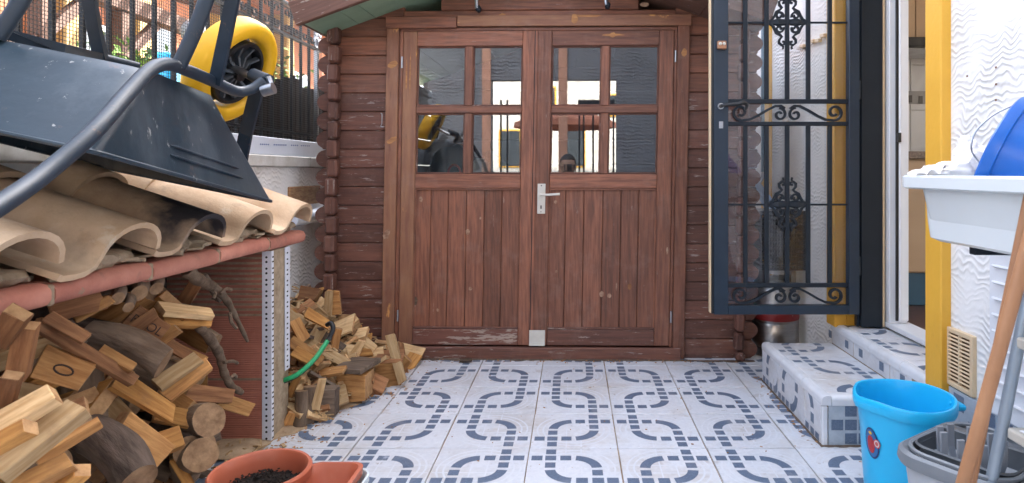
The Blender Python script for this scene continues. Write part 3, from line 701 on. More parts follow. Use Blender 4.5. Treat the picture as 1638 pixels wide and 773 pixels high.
# door frame
sb('door_post', 615, 635, 46, 571, -.030, -.001, shed_bare, bev=.004); sb('door_post', 1079, 1098, 43, 571, -.030, -.001, shed_paint, bev=.004)
sb('head_trim', 614, 727, 27.5, 46, -.036, -.001, shed_paint, bev=.003); sb('head_trim', 728, 1100, 26, 43.5, -.034, -.001, shed_bare, bev=.003)
sb('head_jamb', 636, 1078, 44.5, 50, -.018, -.001, shed_paint); sb('side_jamb', 635.3, 641, 50, 553, -.016, -.001, shed_paint); sb('side_jamb', 1073.8, 1078.6, 50, 553, -.016, -.001, shed_paint)
sb('threshold', 631, 1092, 553.5, 571.8, -.045, -.001, shed_worn, bev=.004)
sb('base_beam', 541, 1178, 563, 571.8, -.001, .04, shed_worn, bev=.004)
def leaf(x0, x1, wl, wm0, wm1, wr, label, seams, lift):
    d = link('door', None, SM @ T(sx(x0), 0, .1), SH); d['label'] = label
    F = lambda n, a, b, c, e, y0_=-.026, y1_=.012, m=shed_paint, bev=.0035, g=None: sb(n, a, b, c, e, y0_, y1_, m, d, bev, g)
    F('stile', x0, wl-2.5, 50.5, 551, m=shed_bare if x0 < 700 else shed_paint); F('stile', wr+2.5, x1, 50.5, 551)
    F('top_rail', wl-2.3, wr+2.3, 50.5, 74.5, -.0255); F('glazing_rail', wl-2.3, wr+2.3, 170, 181.5, -.0255)
    F('lock_rail', wl-2.3, wr+2.3, 278.5, 301, -.0255); F('bottom_rail', wl-2.3, wr+2.3, 526, 551, -.0255, m=shed_flake if x0 < 700 else shed_worn)
    for a, b in ((74.7, 169.8), (181.7, 278.3)): F('glazing_bar', wm0+2, wm1-2, a, b, -.0245)
    for a, b in ((77, 167.5), (184, 275.8)):
        for u, v in ((wl, wm0), (wm1, wr)):
            # putty beads round each pane
            for q in ((u-2.3, v+2, a-2.3, a), (u-2.3, v+2, b, b+2.3), (u-2.3, u, a, b), (v, v+2, a, b)):
                F('glazing_bead', *q, -.014, -.002, shed_worn, .0015)
            bm = bmesh.new(); wbox(bm, sx(u)-.003, sx(v)+.003, -.0065, -.0035, sz(b)-.003, sz(a)+.003)
            bmesh.ops.transform(bm, matrix=Matrix.Identity(4), verts=bm.verts)
            for vv in bm.verts: vv.co = SM @ warp_shed(vv.co)
            mkw('pane', bm, pane_glass, d)
    pl = x0+22 if x0 < 700 else wl-2; 
    e = [wl-2.5]+seams+[wr+2.5]
    for q in range(len(e)-1):
        F('plank', e[q]+.28, e[q+1]-.28, 303.5, 524.5, -.012+random.uniform(-.0012, .0012), .004, shed_paint, .003)
    F('moulding', wl-2.3, wr+2.3, 301.2, 304.2, -.0225, -.011, bev=.002); F('moulding', wl-2.3, wr+2.3, 522.5, 525.8, -.0225, -.011, shed_worn, bev=.003)
    F('moulding', wl-2.4, wl, 304.4, 522.3, -.020, -.011, bev=.002); F('moulding', wr, wr+2.4, 304.4, 522.3, -.020, -.011, bev=.002)
    return d
DL = leaf(642, 852, 666.8, 739.8, 756.3, 831, 'left door leaf with bare yellowish patches on its hinge stile', [690, 718, 747, 776, 804], 0)
DR = leaf(856.5, 1073.3, 882.3, 956.6, 973.8, 1047.5, 'right door leaf with the lever handle and metal kick plate', [906, 935, 965, 994, 1022], 0)
sb('astragal', 850, 857.5, 51, 551, -.033, -.0262, shed_paint, DR, .002); sb('seam', 852.3, 853.6, 51, 551, -.0338, -.0331, dark, DR, 0)
sb('kick_plate', 852, 877, 526, 551, -.0375, -.0342, platem, DR, .001)
hp = sb('handle_plate', 861, 873.5, 294, 341.5, -.031, -.0262, platem, DR, .0015)
WARP = None
def SP_(px, py, y): return SM @ warp_shed(Vector((sx(px), y, sz(py))))
bm = bmesh.new(); tube(bm, smooth_path([SP_(867, 311, -.03), SP_(867, 311, -.065), SP_(871, 311, -.075), SP_(880, 311, -.075), SP_(897, 310, -.073)], 4), .0065, 8); mkw('lever', bm, platem, hp, True)
bm = bmesh.new()
for px, py, w_, h_ in ((867, 331, .007, .019), (867, 297, .006, .006), (867, 338.5, .005, .005)): add_box(bm, w_, .002, h_, T(*SP_(px, py, -.0315)))
mkw('keyhole', bm, dark, hp)
for px, py in ((640.5, 100), (640.5, 505), (1076, 92), (1076, 505)):
    bm = bmesh.new(); tube(bm, [SP_(px, py-9, -.024), SP_(px, py+9, -.024)], .0055, 8); mkw('hinge', bm, steel, SH, True)
bm = bmesh.new(); tube(bm, smooth_path([SP_(607, 181, 0), SP_(607, 181, -.02), SP_(609.5, 183, -.024), SP_(609.5, 198, -.024), SP_(607, 202, -.016), SP_(611, 203, -.01)], 4), .0022, 6); mkw('wire_hook', bm, steel, SH, True)
for px, b in ((761, 22), (965, 18)):
    h = link('hook_bracket', None, SM @ T(sx(px), -.05, 1.95), SH)
    bm = bmesh.new(); tube(bm, [SP_(px-2, -30, -.06), SP_(px-1, 8, -.065), SP_(px, b-4, -.07)], [.010, .010, .011], 8); mkw('rod', bm, steel, h, True)
    bm = bmesh.new(); add_box(bm, .026, .045, .035, T(*SP_(px+2, b-4, -.055)) @ RY(.3), .008); mkw('clip', bm, gated, h)
# knots and bare splinters
knot = M_('pale bare knot', (.42, .28, .19), .8, col2=(.20, .10, .06), vs=40, con=1.4)
orangew = M_('orange bare wood patch', (.50, .24, .08), .7, col2=(.27, .11, .045), vs=8, stretch=(1, 8, 8), con=1.3)
def blot(px, py, rx, ry, y, m, ang=0, name='bare_patch'):
    bm = bmesh.new(); n = 14; c = bm.verts.new(SP_(px, py, y-.0006)); vs = []
    for k in range(n):
        a = 2*math.pi*k/n; rr = 1+.35*mnoise.noise(Vector((px*.1, k*1.7, py*.1)))
        u, v = rx*rr*math.cos(a), ry*rr*math.sin(a)
        vs.append(bm.verts.new(SP_(px+u*math.cos(ang)-v*math.sin(ang), py+u*math.sin(ang)+v*math.cos(ang), y)))
    for k in range(n): bm.faces.new((c, vs[(k+1) % n], vs[k]))
    mkw(name, bm, m, SH, True)
for a in ((674, 319, 2.6, 5, -.0135, knot), (750, 371, 3.4, 4.5, -.0135, knot), (770, 349, 1.8, 2.2, -.0135, knot), (756, 462, 2.8, 3, -.0135, knot), (704, 496, 2, 3, -.0135, knot),
          (890, 323, 2.6, 2.6, -.0135, knot), (893, 434, 2.3, 2.3, -.0135, knot), (966, 470, 4, 5, -.0135, knot), (978, 472, 3.4, 3.4, -.0135, knot), (989, 458, 1.2, 6, -.0135, knot), (1068, 400, 1.6, 6, -.0275, knot),
          (1010, 458, 3.2, 5, -.0135, W_BROWN), (667, 481, 5, 7, -.0135, dark if False else W_GREY), (1089, 87, 4, 7, -.0315, orangew), (976, 58, 17, 1.7, -.0275, orangew), (976, 58, 5, 4, -.028, orangew),
          (626, 104, 9, 5, -.0315, orangew, -.5), (626, 225, 9, 4, -.0315, orangew, -.5), (621, 375, 5, 9, -.0315, knot, .4), (915, 33, 5, 8, -.0357, orangew), (935, 28, 22, 1.8, -.0357, orangew), (648, 120, 1.2, 26, -.0275, orangew), (654, 118, 1.0, 32, -.0275, orangew), (799, 24, 5, 3, -.0005, orangew), (1026, 8, 7, 3.5, -.0005, knot)):
    blot(*a)
# roof
rf = link('roof', None, SM @ T(sx(858), 0, 2.2), SH)
barge = M_('rough brown barge board', (.17, .085, .06), .8, col2=(.10, .048, .035), vs=6, stretch=GR, bump=.002, wear=((.33, .27, .23), .62, 10, (1, 5, 5)))
felt = M_('roof felt', (.16, .10, .08), .9)
cx = sx(858); pl = math.atan(.36); ez = 1.822; ex0 = -1.405; run = cx-ex0
for s in (-1, 1):
    L = run/math.cos(pl); n = 8
    mid = Vector((cx+s*run/2, 0, ez+.36*run/2))
    Rm = RY(pl*s)
    def place(name, l0, l1, y0_, y1_, t0, t1, m, bev=.002, par=rf):
        # along the slope from the eave (0) to the ridge (L); local x along the slope
        c = (l0+l1)/2; base = Vector((cx+s*run, 0, ez)); d = Vector((-s*math.cos(pl), 0, math.sin(pl))); nn = Vector((s*math.sin(pl), 0, math.cos(pl)))
        p = base+d*c+nn*((t0+t1)/2); p.y = (y0_+y1_)/2
        return board(name, abs(l1-l0), abs(y1_-y0_), abs(t1-t0), SM @ T(*p) @ Rm, m, par, bev)
    q = 0.0; widths = [.20, .10]+[.42]*10
    for wv in widths:
        if q >= L: break
        e = min(L, q+wv); place('soffit_board', q+.001, e-.001, -.30, 2.1, 0, .018, green_paint if s < 0 else barge, .002); q = e
    place('barge_board', -.02, L, -.335, -.302, -.012, .115, barge, .004)
    place('felt', -.03, L, -.33, 2.12, .019, .028, felt, .002)

# things stored inside, seen through the panes
def sack(name, label, loc, r, m, seed):
    bm = bmesh.new(); bmesh.ops.create_icosphere(bm, subdivisions=3, radius=1)
    for v in bm.verts:
        q = v.co.copy(); k = 1+.35*mnoise.noise(q*1.6+Vector((seed, 0, 0)))
        v.co = Vector((q.x*r[0]*k, q.y*r[1]*k, max(q.z*r[2]*k, -r[2]*.9)))
    return tag(mk(name, bm, m, M=T(*loc), smooth=True), label, 'bag')
sack('storage_bag', 'dark bulky plastic bag leaning behind the lower left shed pane', (-.78, 3.95, .92), (.18, .15, .28), M_('dark blue bag', (.03, .04, .055), .35, bump=.01, bs=8), 3)
sack('cloth_bundle', 'black rolled bundle standing behind the left door leaf of the shed', (-.50, 3.98, .88), (.11, .1, .3), blackpl, 9)
sh = thing('shelf', 'dark shelf board inside the shed behind the panes', 'shelf', (-.6, 3.95, .6))
abox('shelf_board', -1.2, .2, 3.8, 4.2, .62, .645, sdk, sh)
for x in (-1.15, .15): abox('leg', x-.02, x+.02, 3.85, 4.15, .05, .618, sdk, sh)
bm = bmesh.new(); lathe(bm, [(0, 0), (.045, 0), (.046, .07), (.03, .08), (.03, .09), (0, .09)], 16)
tag(mk('jar', bm, clothm, M=T(-.555, 3.72, 1.04), smooth=True), 'small white tub just inside the lower left shed pane', 'tub')
sl = thing('inner_sill', 'narrow ledge along the inside of the shed doors', 'ledge', (-.4, 3.6, 1.0))
abox('board', -.9, .46, 3.60, 3.80, 1.015, 1.038, sdk, sl)
bm = bmesh.new(); tube(bm, [(-.70+.035*math.cos(a), 3.68, 1.045+.045*math.sin(a)) for a in [R(k*12) for k in range(16)]], .007, 8)
tag(mkw('red_handle', bm, M_('red plastic', (.6, .06, .04), .4), smooth=True), 'red curved plastic handle on the ledge inside the shed window', 'handle')

# ================================================================== LEFT GARDEN WALL AND FENCE
XL = -1.6
GWL = thing('garden_wall', 'weathered white stucco garden wall with a coping on the left', 'wall', (XL, 2, 0))
bm = bmesh.new(); wbox(bm, XL-.18, XL, -1.5, 6.0, 0, 1.075); mkw('wall', bm, stucL, GWL)
capm = M_('chalky white coping', (.70, .69, .66), .7, col2=(.50, .47, .41), vs=8, bump=.002, bs=40, world=True, con=1.3)
for k in range(10): abox('coping', XL-.2, XL+.025, -1.5+k*.75, -1.503+(k+1)*.75, 1.077, 1.138, capm, GWL, .006)
pvc = M_('bluish white plastic panel', (.66, .70, .78), .4, col2=(.58, .62, .70), vs=5)
for k in range(5): abox('plastic_panel', XL-.05, XL+.008, -1.5+k*1.5, -1.504+(k+1)*1.5, 1.139, 1.232, pvc, GWL, .003)
bm = bmesh.new()
random.seed(3)
for k in range(26):
    if k in (5, 6, 14, 15, 20): continue
    p = PX(417+k*3.1, 231+k*.10, XL+.0085); add_box(bm, .0006, .012, .007, T(*p))
mkw('printed_line', bm, M_('blue print', (.10, .16, .42), .6), GWL)
bk = M_('rough exposed brick', (.42, .24, .11), .9, col2=(.26, .13, .06), vs=16, stretch=(1, 1, 4), bump=.006, bs=30, con=1.5)
a, b = PX(460, 325, XL), PX(510, 291, XL)
abox('exposed_brick', XL-.01, XL+.012, a.y, b.y, .855, .965, bk, GWL, .004)
bm = bmesh.new(); tube(bm, [(XL+.04, 3.45, .785), (XL+.04, 4.4, .785)], .042, 16)
tag(mkw('drain_pipe', bm, pvc, smooth=True), 'white plastic pipe running along the foot of the brick patch on the wall', 'pipe')
FN = thing('iron_fence', 'black iron bar fence with fine netting and scrolls on the garden wall', 'fence', (XL-.03, 2, 1.23))
XF = -1.62
def fy(px): return XF*1000/(px-917)
Yb = 1.0
while Yb < 4.0:
    abox('bar', XF-.007, XF+.007, Yb-.007, Yb+.007, 1.234, 1.99, gated, FN, .001); Yb += .118
for z, t in ((1.27, .012), (1.815, .012), (1.995, .016)): abox('rail', XF-.012, XF+.012, .6, 4.02, z, z+t, gated, FN, .002)
# scrolls between the two upper rails
Yb = 1.0; k = 0
while Yb < 3.9:
    s = 1 if k % 2 else -1
    for cz, a0, sg in ((1.868, 90, 1), (1.945, -90, -1)):
        bm = bmesh.new()
        pts = [(XF, Yb+.059+s*sg*(.010+(.030-.010)*q/14)*math.cos(R(a0+300*q/14)), cz+(.010+(.030-.010)*q/14)*math.sin(R(a0+300*q/14))) for q in range(15)]
        tube(bm, pts, 1, flat=(.010, .007), up=(1, 0, 0)); mkw('scroll', bm, gated, FN)
    Yb += .118; k += 1
bm = bmesh.new(); y = .7
while y < 4.0: add_box(bm, .0016, .0019, .77, T(XF+.012, y, 1.62)); y += .0135
z = 1.24
while z < 2.0: add_box(bm, .0016, 3.3, .0018, T(XF+.0135, 2.35, z)); z += .0125
o = mkw('netting', bm, netm, FN); o['kind'] = 'stuff'
# decorated end post
ep = link('end_post', None, T(XF, 3.95, 1.23), FN)
abox('post', XF-.012, XF+.012, 3.93, 3.955, 1.234, 1.99, steel, ep, .002)
for s in (-1, 1):
    bm = bmesh.new()
    for c0, c1, rr in ((3.94, 1.86, .03), (3.94, 1.93, .022)):
        bs_ = bmesh.new(); tube(bs_, [(XF+.01, c0+s*(.03+rr*math.cos(R(a))), c1+rr*math.sin(R(a))) for a in range(0, 330, 24)], 1, flat=(.012, .009), up=(1, 0, 0)); mkw('scroll', bs_, steel, ep)
    tube(bm, [(XF+.01, 3.94, 1.96), (XF+.01, 3.94+s*.05, 2.0), (XF+.01, 3.94+s*.09, 1.95)], .008, 6)
    mkw('finial', bm, steel, ep, True)
# slat screen standing behind the fence
SC = thing('slat_screen', 'dark brown upright slat screen behind the far end of the fence', 'screen', (-1.72, 3.5, 0))
scm = M_('dark brown stained slat', (.022, .012, .010), .9, col2=(.012, .008, .007), vs=5, stretch=GR, rand=.3, spec=.05)
y = 2.88; k = 0
while y < 4.6:
    h = 1.60+.03*math.sin(k*.9)+(.02 if k % 3 else 0)-(.10 if y < 3.05 else 0)
    abox('slat', -1.745, -1.728, y, y+.052, .0, h, scm, SC, .003); y += .06; k += 1
abox('batten', -1.76, -1.746, 2.88, 4.6, 1.2, 1.25, scm, SC)
RB = thing('reed_roll', 'grey brown rolled netting hanging along the top rail of the fence', 'netting roll', (-1.66, 3.3, 1.95))
bm = bmesh.new()
for q in range(14):
    pts = [(-1.665+.03*math.cos(q*.9)+.004*math.sin(j+q), .9+j*.26, 2.035+.028*math.sin(q*.9)+.006*math.sin(j*1.3+q)) for j in range(12)]
    tube(bm, pts, .0055, 5)
mkw('strands', bm, M_('grey brown netting strand', (.14, .11, .09), .9, vs=40), RB)

# ================================================================== NEIGHBOUR'S GARDEN
orb = M_('orange brick facade', (.32, .115, .045), .8, col2=(.20, .065, .028), vs=4, bump=.003, bs=20, con=1.3, world=True)
NB = thing('neighbour_house', 'orange brick house with ochre pillars and white windows beyond the fence', 'house', (-6.2, 9, 0))
XN = -6.0
bm = bmesh.new(); wbox(bm, -9, XN, 5.2, 16, 0, 6.5); mkw('wall', bm, orb, NB)
for y0, w_ in ((7.0, .30), (8.2, .34), (10.1, .30), (12.5, .30)): abox('pillar', XN-.05, XN+.30, y0, y0+w_, 0, 4.2, M_('pale ochre render', (.40, .27, .10), .8), NB, .02)
for y0, y1, z0, z1 in ((7.45, 8.05, 1.5, 2.9), (8.75, 9.35, 1.9, 3.2), (10.6, 11.5, 1.4, 3.2), (13, 14, 1.4, 3.2), (9.6, 10.0, 1.0, 3.0)):
    wn = link('window', None, T(XN, (y0+y1)/2, z0), NB)
    abox('frame', XN-.02, XN+.06, y0, y1, z0, z1, whitep, wn, .01); abox('pane', XN+.061, XN+.068, y0+.08, y1-.08, z0+.08, z1-.08, M_('dark window glass', (.03, .05, .07), .1), wn, 0)
for k in range(5):
    abox('step', XN+.3, XN+1.6-k*.22, 9.4, 10.4, .0+k*.25+1.0, .25+k*.25+1.0, capm, NB, .01)
bm = bmesh.new(); wbox(bm, -9.2, XN+.8, 5.0, 16.2, 4.2, 4.34); mkw('roof', bm, M_('clay roof', (.25, .10, .06), .8), NB)
PG = thing('pergola', 'dark brown timber pergola with slanted rafters beyond the fence', 'pergola', (-4.6, 5.6, 0))
tim = M_('dark timber', (.10, .045, .028), .7, vs=5, stretch=GR)
for y0 in (5.6, 6.6, 7.9): abox('post', -4.9, -4.76, y0, y0+.14, 0, 2.75, tim, PG, .006)
abox('beam', -4.92, -4.74, 5.3, 8.2, 2.76, 2.93, tim, PG, .006)
for k in range(10): board('rafter', 1.9, .07, .12, T(-4.4, 5.3+k*.31, 2.98+.1) @ RY(R(18)), tim, PG, .004)
for k, y0 in enumerate((5.5, 6.55)): board('brace', .9, .08, .1, T(-4.83, y0+.35, 2.45) @ RZ(R(90)) @ RY(R(-42)), tim, PG, .004)
GH = thing('white_garden_wall', 'sunlit white boundary wall far left beyond the fence', 'wall', (-4.5, 4.7, 0))
abox('wall', -5.6, -5.35, 2.6, 6.2, 0, 2.3, capm, GH, .01); abox('coping', -5.65, -5.3, 2.6, 6.2, 2.302, 2.38, terra, GH, .01)
lf = [M_('leaf green %d' % k, c, .6, rand=.2, spec=.3) for k, c in enumerate(((.08, .16, .02), (.14, .24, .03), (.04, .09, .02)))]
def bush(name, label, cat, loc, r, n, seed, ml=lf):
    random.seed(seed); o = thing(name, label, cat, (loc[0], loc[1], 0))
    bm = bmesh.new(); tube(bm, [(loc[0], loc[1], 0), (loc[0]+.05, loc[1], loc[2]*.6), (loc[0], loc[1]+.05, loc[2])], [.06, .04, .015], 7); mkw('trunk', bm, bark, o, True)
    bm = bmesh.new()
    cl = [Vector((random.gauss(0, .5)*r[0], random.gauss(0, .5)*r[1], random.gauss(0, .45)*r[2])) for _ in range(26)]
    for _ in range(n):
        c = random.choice(cl); p = Vector(loc)+c+Vector((random.gauss(0, 1), random.gauss(0, 1), random.gauss(0, 1)))*.22*min(r)
        s = random.uniform(.03, .065); M = T(*p) @ Matrix.Rotation(random.uniform(0, 6.3), 4, Vector((random.random(), random.random(), random.random()+.1)).normalized())
        v = [bm.verts.new(M @ Vector(q)) for q in ((-s, 0, 0), (0, -s*.45, s*.1), (s, 0, 0), (0, s*.45, s*.1))]; bm.faces.new(v).material_index = random.choice((0, 0, 1, 2))
    mkw('crown', bm, ml, o)
bush('bush', 'round bright green bush beyond the fence behind the wheelbarrow', 'bush', (-3.7, 5.4, 1.55), (.45, .5, .45), 2600, 5)
bush('garden_tree', 'leafy green tree far left beyond the fence', 'tree', (-6.1, 5.0, 3.2), (.9, .9, .8), 3000, 6)
bush('shrub', 'dark green shrub beyond the fence beside the pergola', 'shrub', (-4.1, 8.4, 1.6), (.6, .7, .6), 2400, 8)
LP = thing('garden_lamp', 'dark ball lamp on a wall bracket beyond the fence', 'lamp', (-3.4, 5.6, 0))
bm = bmesh.new(); tube(bm, [(-3.4, 5.6, 0), (-3.4, 5.6, 2.2)], .025, 8); mkw('pole', bm, gated, LP, True)
bm = bmesh.new(); bmesh.ops.create_uvsphere(bm, u_segments=14, v_segments=9, radius=.11, matrix=T(-3.4, 5.6, 2.3)); mkw('globe', bm, M_('smoked lamp globe', (.25, .25, .26), .2), LP, True)
BT = thing('gas_bottle_cover', 'light blue jerry can standing beyond the fence near the wheel', 'can', (-2.6, 4.1, 1.2))
bm = bmesh.new(); wbox(bm, -2.7, -2.58, 4.0, 4.2, .0, 1.82, .02); mkw('can', bm, aqua, BT)

# ================================================================== FIREWOOD STORE
XS = -1.17
FS = thing('firewood_store', 'low firewood store of ribbed brick with a clay tiled roof along the left wall', 'firewood store', (-1.4, 1.8, 0))
# end wall in hollow bricks: ribs are geometry
def rib_brick(w_, h_, d_, p=.0085):
    bm = bmesh.new(); n = max(4, int(h_/p)); dz = h_/n; ring = []
    for k in range(n):
        g = p*.3
        ring += [(k*dz+dz*.1, 0), (k*dz+dz*.45, 0), (k*dz+dz*.6, g), (k*dz+dz*.95, g)]
    ring = [(0, 0)]+ring+[(h_, 0)]
    fa = [[bm.verts.new((x, yy_, z)) for z, yy_ in ring] for x in (0, w_)]
    for k in range(len(ring)-1): bm.faces.new((fa[0][k], fa[1][k], fa[1][k+1], fa[0][k+1]))
    ba = [bm.verts.new(v) for v in ((0, d_, 0), (w_, d_, 0), (w_, d_, h_), (0, d_, h_))]
    bm.faces.new((fa[0][-1], fa[1][-1], ba[2], ba[3])); bm.faces.new((ba[0], ba[1], fa[1][0], fa[0][0])); bm.faces.new((ba[1], ba[0], ba[3], ba[2]))
    bm.faces.new([fa[1][k] for k in range(len(ring))]+[ba[2], ba[1]]) ; bm.faces.new([ba[0], ba[3]]+[fa[0][k] for k in range(len(ring)-1, -1, -1)])
    bmesh.ops.recalc_face_normals(bm, faces=bm.faces)
    return tomesh(bm, brickm)
YE = 2.43
zs = [.0, .245, .248+.0, .495, .745]
rows = ((.003, .238), (.248, .488), (.498, .738))
for (z0, z1) in rows:
    b1 = rib_brick(.405, z1-z0, .11, .019 if z0 > .49 else .0085); link('brick', b1, T(XL+.005, YE, z0), FS)
bm = bmesh.new(); wbox(bm, XL, -1.1905, YE+.004, YE+.142, 0, .742); wbox(bm, -1.190, -1.177, YE+.002, YE+.152, 0, .742); mkw('mortar_core', bm, mortar, FS)
# slotted steel angles at the two corners of the end wall
def angle(name, x, y, z0, z1, sgn):
    a = link(name, None, T(x, y, z0), FS)
    bm = bmesh.new(); wbox(bm, x-.034, x, y-.0025, y, z0, z1); wbox(bm, x, x+.0025, y-.0025 if sgn > 0 else y-.042, y+.016 if sgn > 0 else y+.0, z0, z1); mkw('flange', bm, galv, a)
    bm = bmesh.new(); z = z0+.012; k = 0
    while z < z1-.01:
        for xx in (x-.017,):
            tube(bm, [(xx, y-.0032, z), (xx, y-.0024, z)], .0048, 8)
        yy_ = y+.009 if sgn > 0 else y-.022
        add_box(bm, .0012, .011, .006, T(x+.0028, yy_, z)); z += (.018 if k % 2 else .026); k += 1
    mkw('slot_holes', bm, dark, a)['kind'] = 'stuff'
angle('slotted_angle', -1.174, YE-.001, .002, .742, 1)
angle('slotted_angle', -1.174, YE+.154, .24, .742, -1)
# deck of clay edge pieces
yj = [.72, 1.06, 1.40, 1.73, 2.06, 2.40, 2.72]
for k in range(6):
    bm = bmesh.new(); y0, y1 = yj[k]+.006, yj[k+1]-.006
    prof = [(XL+.02, .748), (-1.185, .746), (-1.170, .752), (-1.163, .764), (-1.163, .782), (-1.172, .795), (-1.188, .80), (XL+.02, .80)]
    dz = random.uniform(-.003, .003); A = [bm.verts.new((x, y0, z+dz)) for x, z in prof]; B = [bm.verts.new((x, y1, z+dz)) for x, z in prof]
    n = len(prof)
    for q in range(n): bm.faces.new((A[q], B[q], B[(q+1) % n], A[(q+1) % n]))
    bm.faces.new(A); bm.faces.new(B[::-1]); bmesh.ops.recalc_face_normals(bm, faces=bm.faces); mkw('deck_tile', bm, terra, FS, True, 50)
    if k:
        bm = bmesh.new(); wbox(bm, XL+.03, -1.166, yj[k]-.009, yj[k]+.009, .75, .797, .004); mkw('joint', bm, mortar, FS)
# S-shaped roof tiles
PER = .329
def roof_tile(L=.45, mat=terraroof):
    bm = bmesh.new(); pr = [(-.112, -.004), (-.100, -.010), (-.065, -.013), (-.035, -.012), (-.012, -.004)]
    for k in range(12):
        a = R(168-15*k); pr.append((.112+.112*math.cos(a), .012+.080*max(-.1, math.sin(a))))
    pr.append((.226, .006))
    th = .015; out = pr; inn = []
    for i, (a, b) in enumerate(pr):
        p0 = pr[max(0, i-1)]; p1 = pr[min(len(pr)-1, i+1)]; d = Vector((p1[0]-p0[0], p1[1]-p0[1])).normalized(); inn.append((a+d.y*th, b-d.x*th))
    ns = 7; rows_ = []
    for s in range(ns+1):
        u = s/ns; x = -L*u
        rows_.append(([bm.verts.new((x, a, b)) for a, b in out], [bm.verts.new((x, a, b)) for a, b in inn]))
    n = len(pr)
    for s in range(ns):
        for k in range(n-1):
            bm.faces.new((rows_[s][0][k], rows_[s][0][k+1], rows_[s+1][0][k+1], rows_[s+1][0][k])); bm.faces.new((rows_[s][1][k+1], rows_[s][1][k], rows_[s+1][1][k], rows_[s+1][1][k+1]))
        for k in (0, n-1): bm.faces.new((rows_[s][0][k], rows_[s+1][0][k], rows_[s+1][1][k], rows_[s][1][k]))
    for s in (0, ns):
        for k in range(n-1): bm.faces.new((rows_[s][0][k], rows_[s][1][k], rows_[s][1][k+1], rows_[s][0][k+1]))
    bmesh.ops.recalc_face_normals(bm, faces=bm.faces)
    return tomesh(bm, mat, True, 50)
rtm = roof_tile(); rtb = roof_tile(mat=terraburn)
slope = R(19)
for r_ in range(2):
    for k in range(6):
        x = -1.142-r_*.345; z = .831+r_*(.345*math.tan(slope)+.013)
        y = 1.182-PER+k*PER+random.uniform(-.005, .005)
        link('roof_tile', rtb if r_ == 0 and k == 3 else rtm, T(x+random.uniform(-.016, .014), y, z+random.uniform(-.004, .004)) @ RY(slope+R(random.uniform(-1, 1))) @ RZ(R(random.uniform(-2, 2))) @ RX(R(random.uniform(-1.5, 1.5))), FS)
# mortar plugs and broken bits under the tile ends
for k in range(6):
    for q in range(3):
        bm = bmesh.new(); bmesh.ops.create_icosphere(bm, subdivisions=2, radius=1)
        y = 1.182-PER+k*PER+.05+q*.06+random.uniform(-.015, .015)
        for v in bm.verts:
            c = v.co.copy(); v.co = Vector((c.x*.05, c.y*.05, c.z*(.02+.010*(q == 1))))*(1+.4*mnoise.noise(c*2.3+Vector((k, q, 0))))
        mk('mortar_lump', bm, mortar, FS, T(-1.235, y, .822), True)
bm = bmesh.new()
for k in range(60):
    y = random.uniform(.8, 2.68); add_box(bm, random.uniform(.02, .06), random.uniform(.02, .05), random.uniform(.006, .014), T(-1.205+random.uniform(-.03, .025), y, .806+random.uniform(0, .012)) @ RZ(random.uniform(0, 3)) @ RX(random.uniform(-.25, .25)), .002)
mkw('mortar_crumbs', bm, [mortar], FS)['kind'] = 'stuff'
bm = bmesh.new(); wbox(bm, XL+.02, -1.3, .72, 2.7, .80, .86); mkw('mortar_bed', bm, mortar, FS)

# ================================================================== WOOD
def axisM(A, B, facing=None, roll=0):
    A = Vector(A); B = Vector(B); x = (B-A).normalized(); f = Vector(facing if facing else (.55, -.75, .35)).normalized()
    z = (f-x*f.dot(x)).normalized(); y = z.cross(x)
    M = Matrix((x, y, z)).transposed().to_4x4(); M.translation = (A+B)/2
    return M @ RX(roll), (B-A).length
def plank_mesh(L, W, Th, m, seed):
    rnd = random.Random(seed); bm = bmesh.new(); add_box(bm, L, W, Th, I4, min(.0018, Th*.15))
    sk0, sk1 = rnd.uniform(-.2, .2)*W, rnd.uniform(-.2, .2)*W; ta, tb = rnd.uniform(.78, 1), rnd.uniform(.75, 1); tw = rnd.uniform(-.12, .12)
    for v in bm.verts:
        if v.co.x > 0: v.co.y *= ta; v.co.z = v.co.z*tb+v.co.y*tw
        k = v.co.y/W; v.co.x += (sk0 if v.co.x < 0 else sk1)*k*2*.6
        v.co += Vector((rnd.uniform(-1, 1), rnd.uniform(-1, 1), rnd.uniform(-1, 1)))*.0012
    bm.normal_update()
    for f in bm.faces:
        if abs(f.normal.x) > .75: f.material_index = 1
    return tomesh(bm, [m, plankend if m is not W_GREY else greyend])
def log_mesh(L, r0, r1, seed, mb=bark, bend=.02, n=18):
    bm = bmesh.new(); segs = 8; rings = []
    for s in range(segs+1):
        u = s/segs; rr = r0+(r1-r0)*u; row = []
        for k in range(n):
            a = 2*math.pi*k/n; q = rr*(1+.075*mnoise.noise(Vector((math.cos(a)*1.3+seed, math.sin(a)*1.3, u*3))))
            row.append(bm.verts.new(((u-.5)*L, q*math.cos(a)+bend*math.sin(u*3.1), q*math.sin(a))))
        rings.append(row)
    for s in range(segs):
        for k in range(n): bm.faces.new((rings[s][k], rings[s][(k+1) % n], rings[s+1][(k+1) % n], rings[s+1][k]))
    f = bm.faces.new(rings[0][::-1]); f.material_index = 1; f = bm.faces.new(rings[-1]); f.material_index = 1
    bmesh.ops.recalc_face_normals(bm, faces=bm.faces)
    return tomesh(bm, [mb, cutend], True, 50)
GS = 'firewood stacked in the brick store'; GH_ = 'firewood heaped beside the shed'
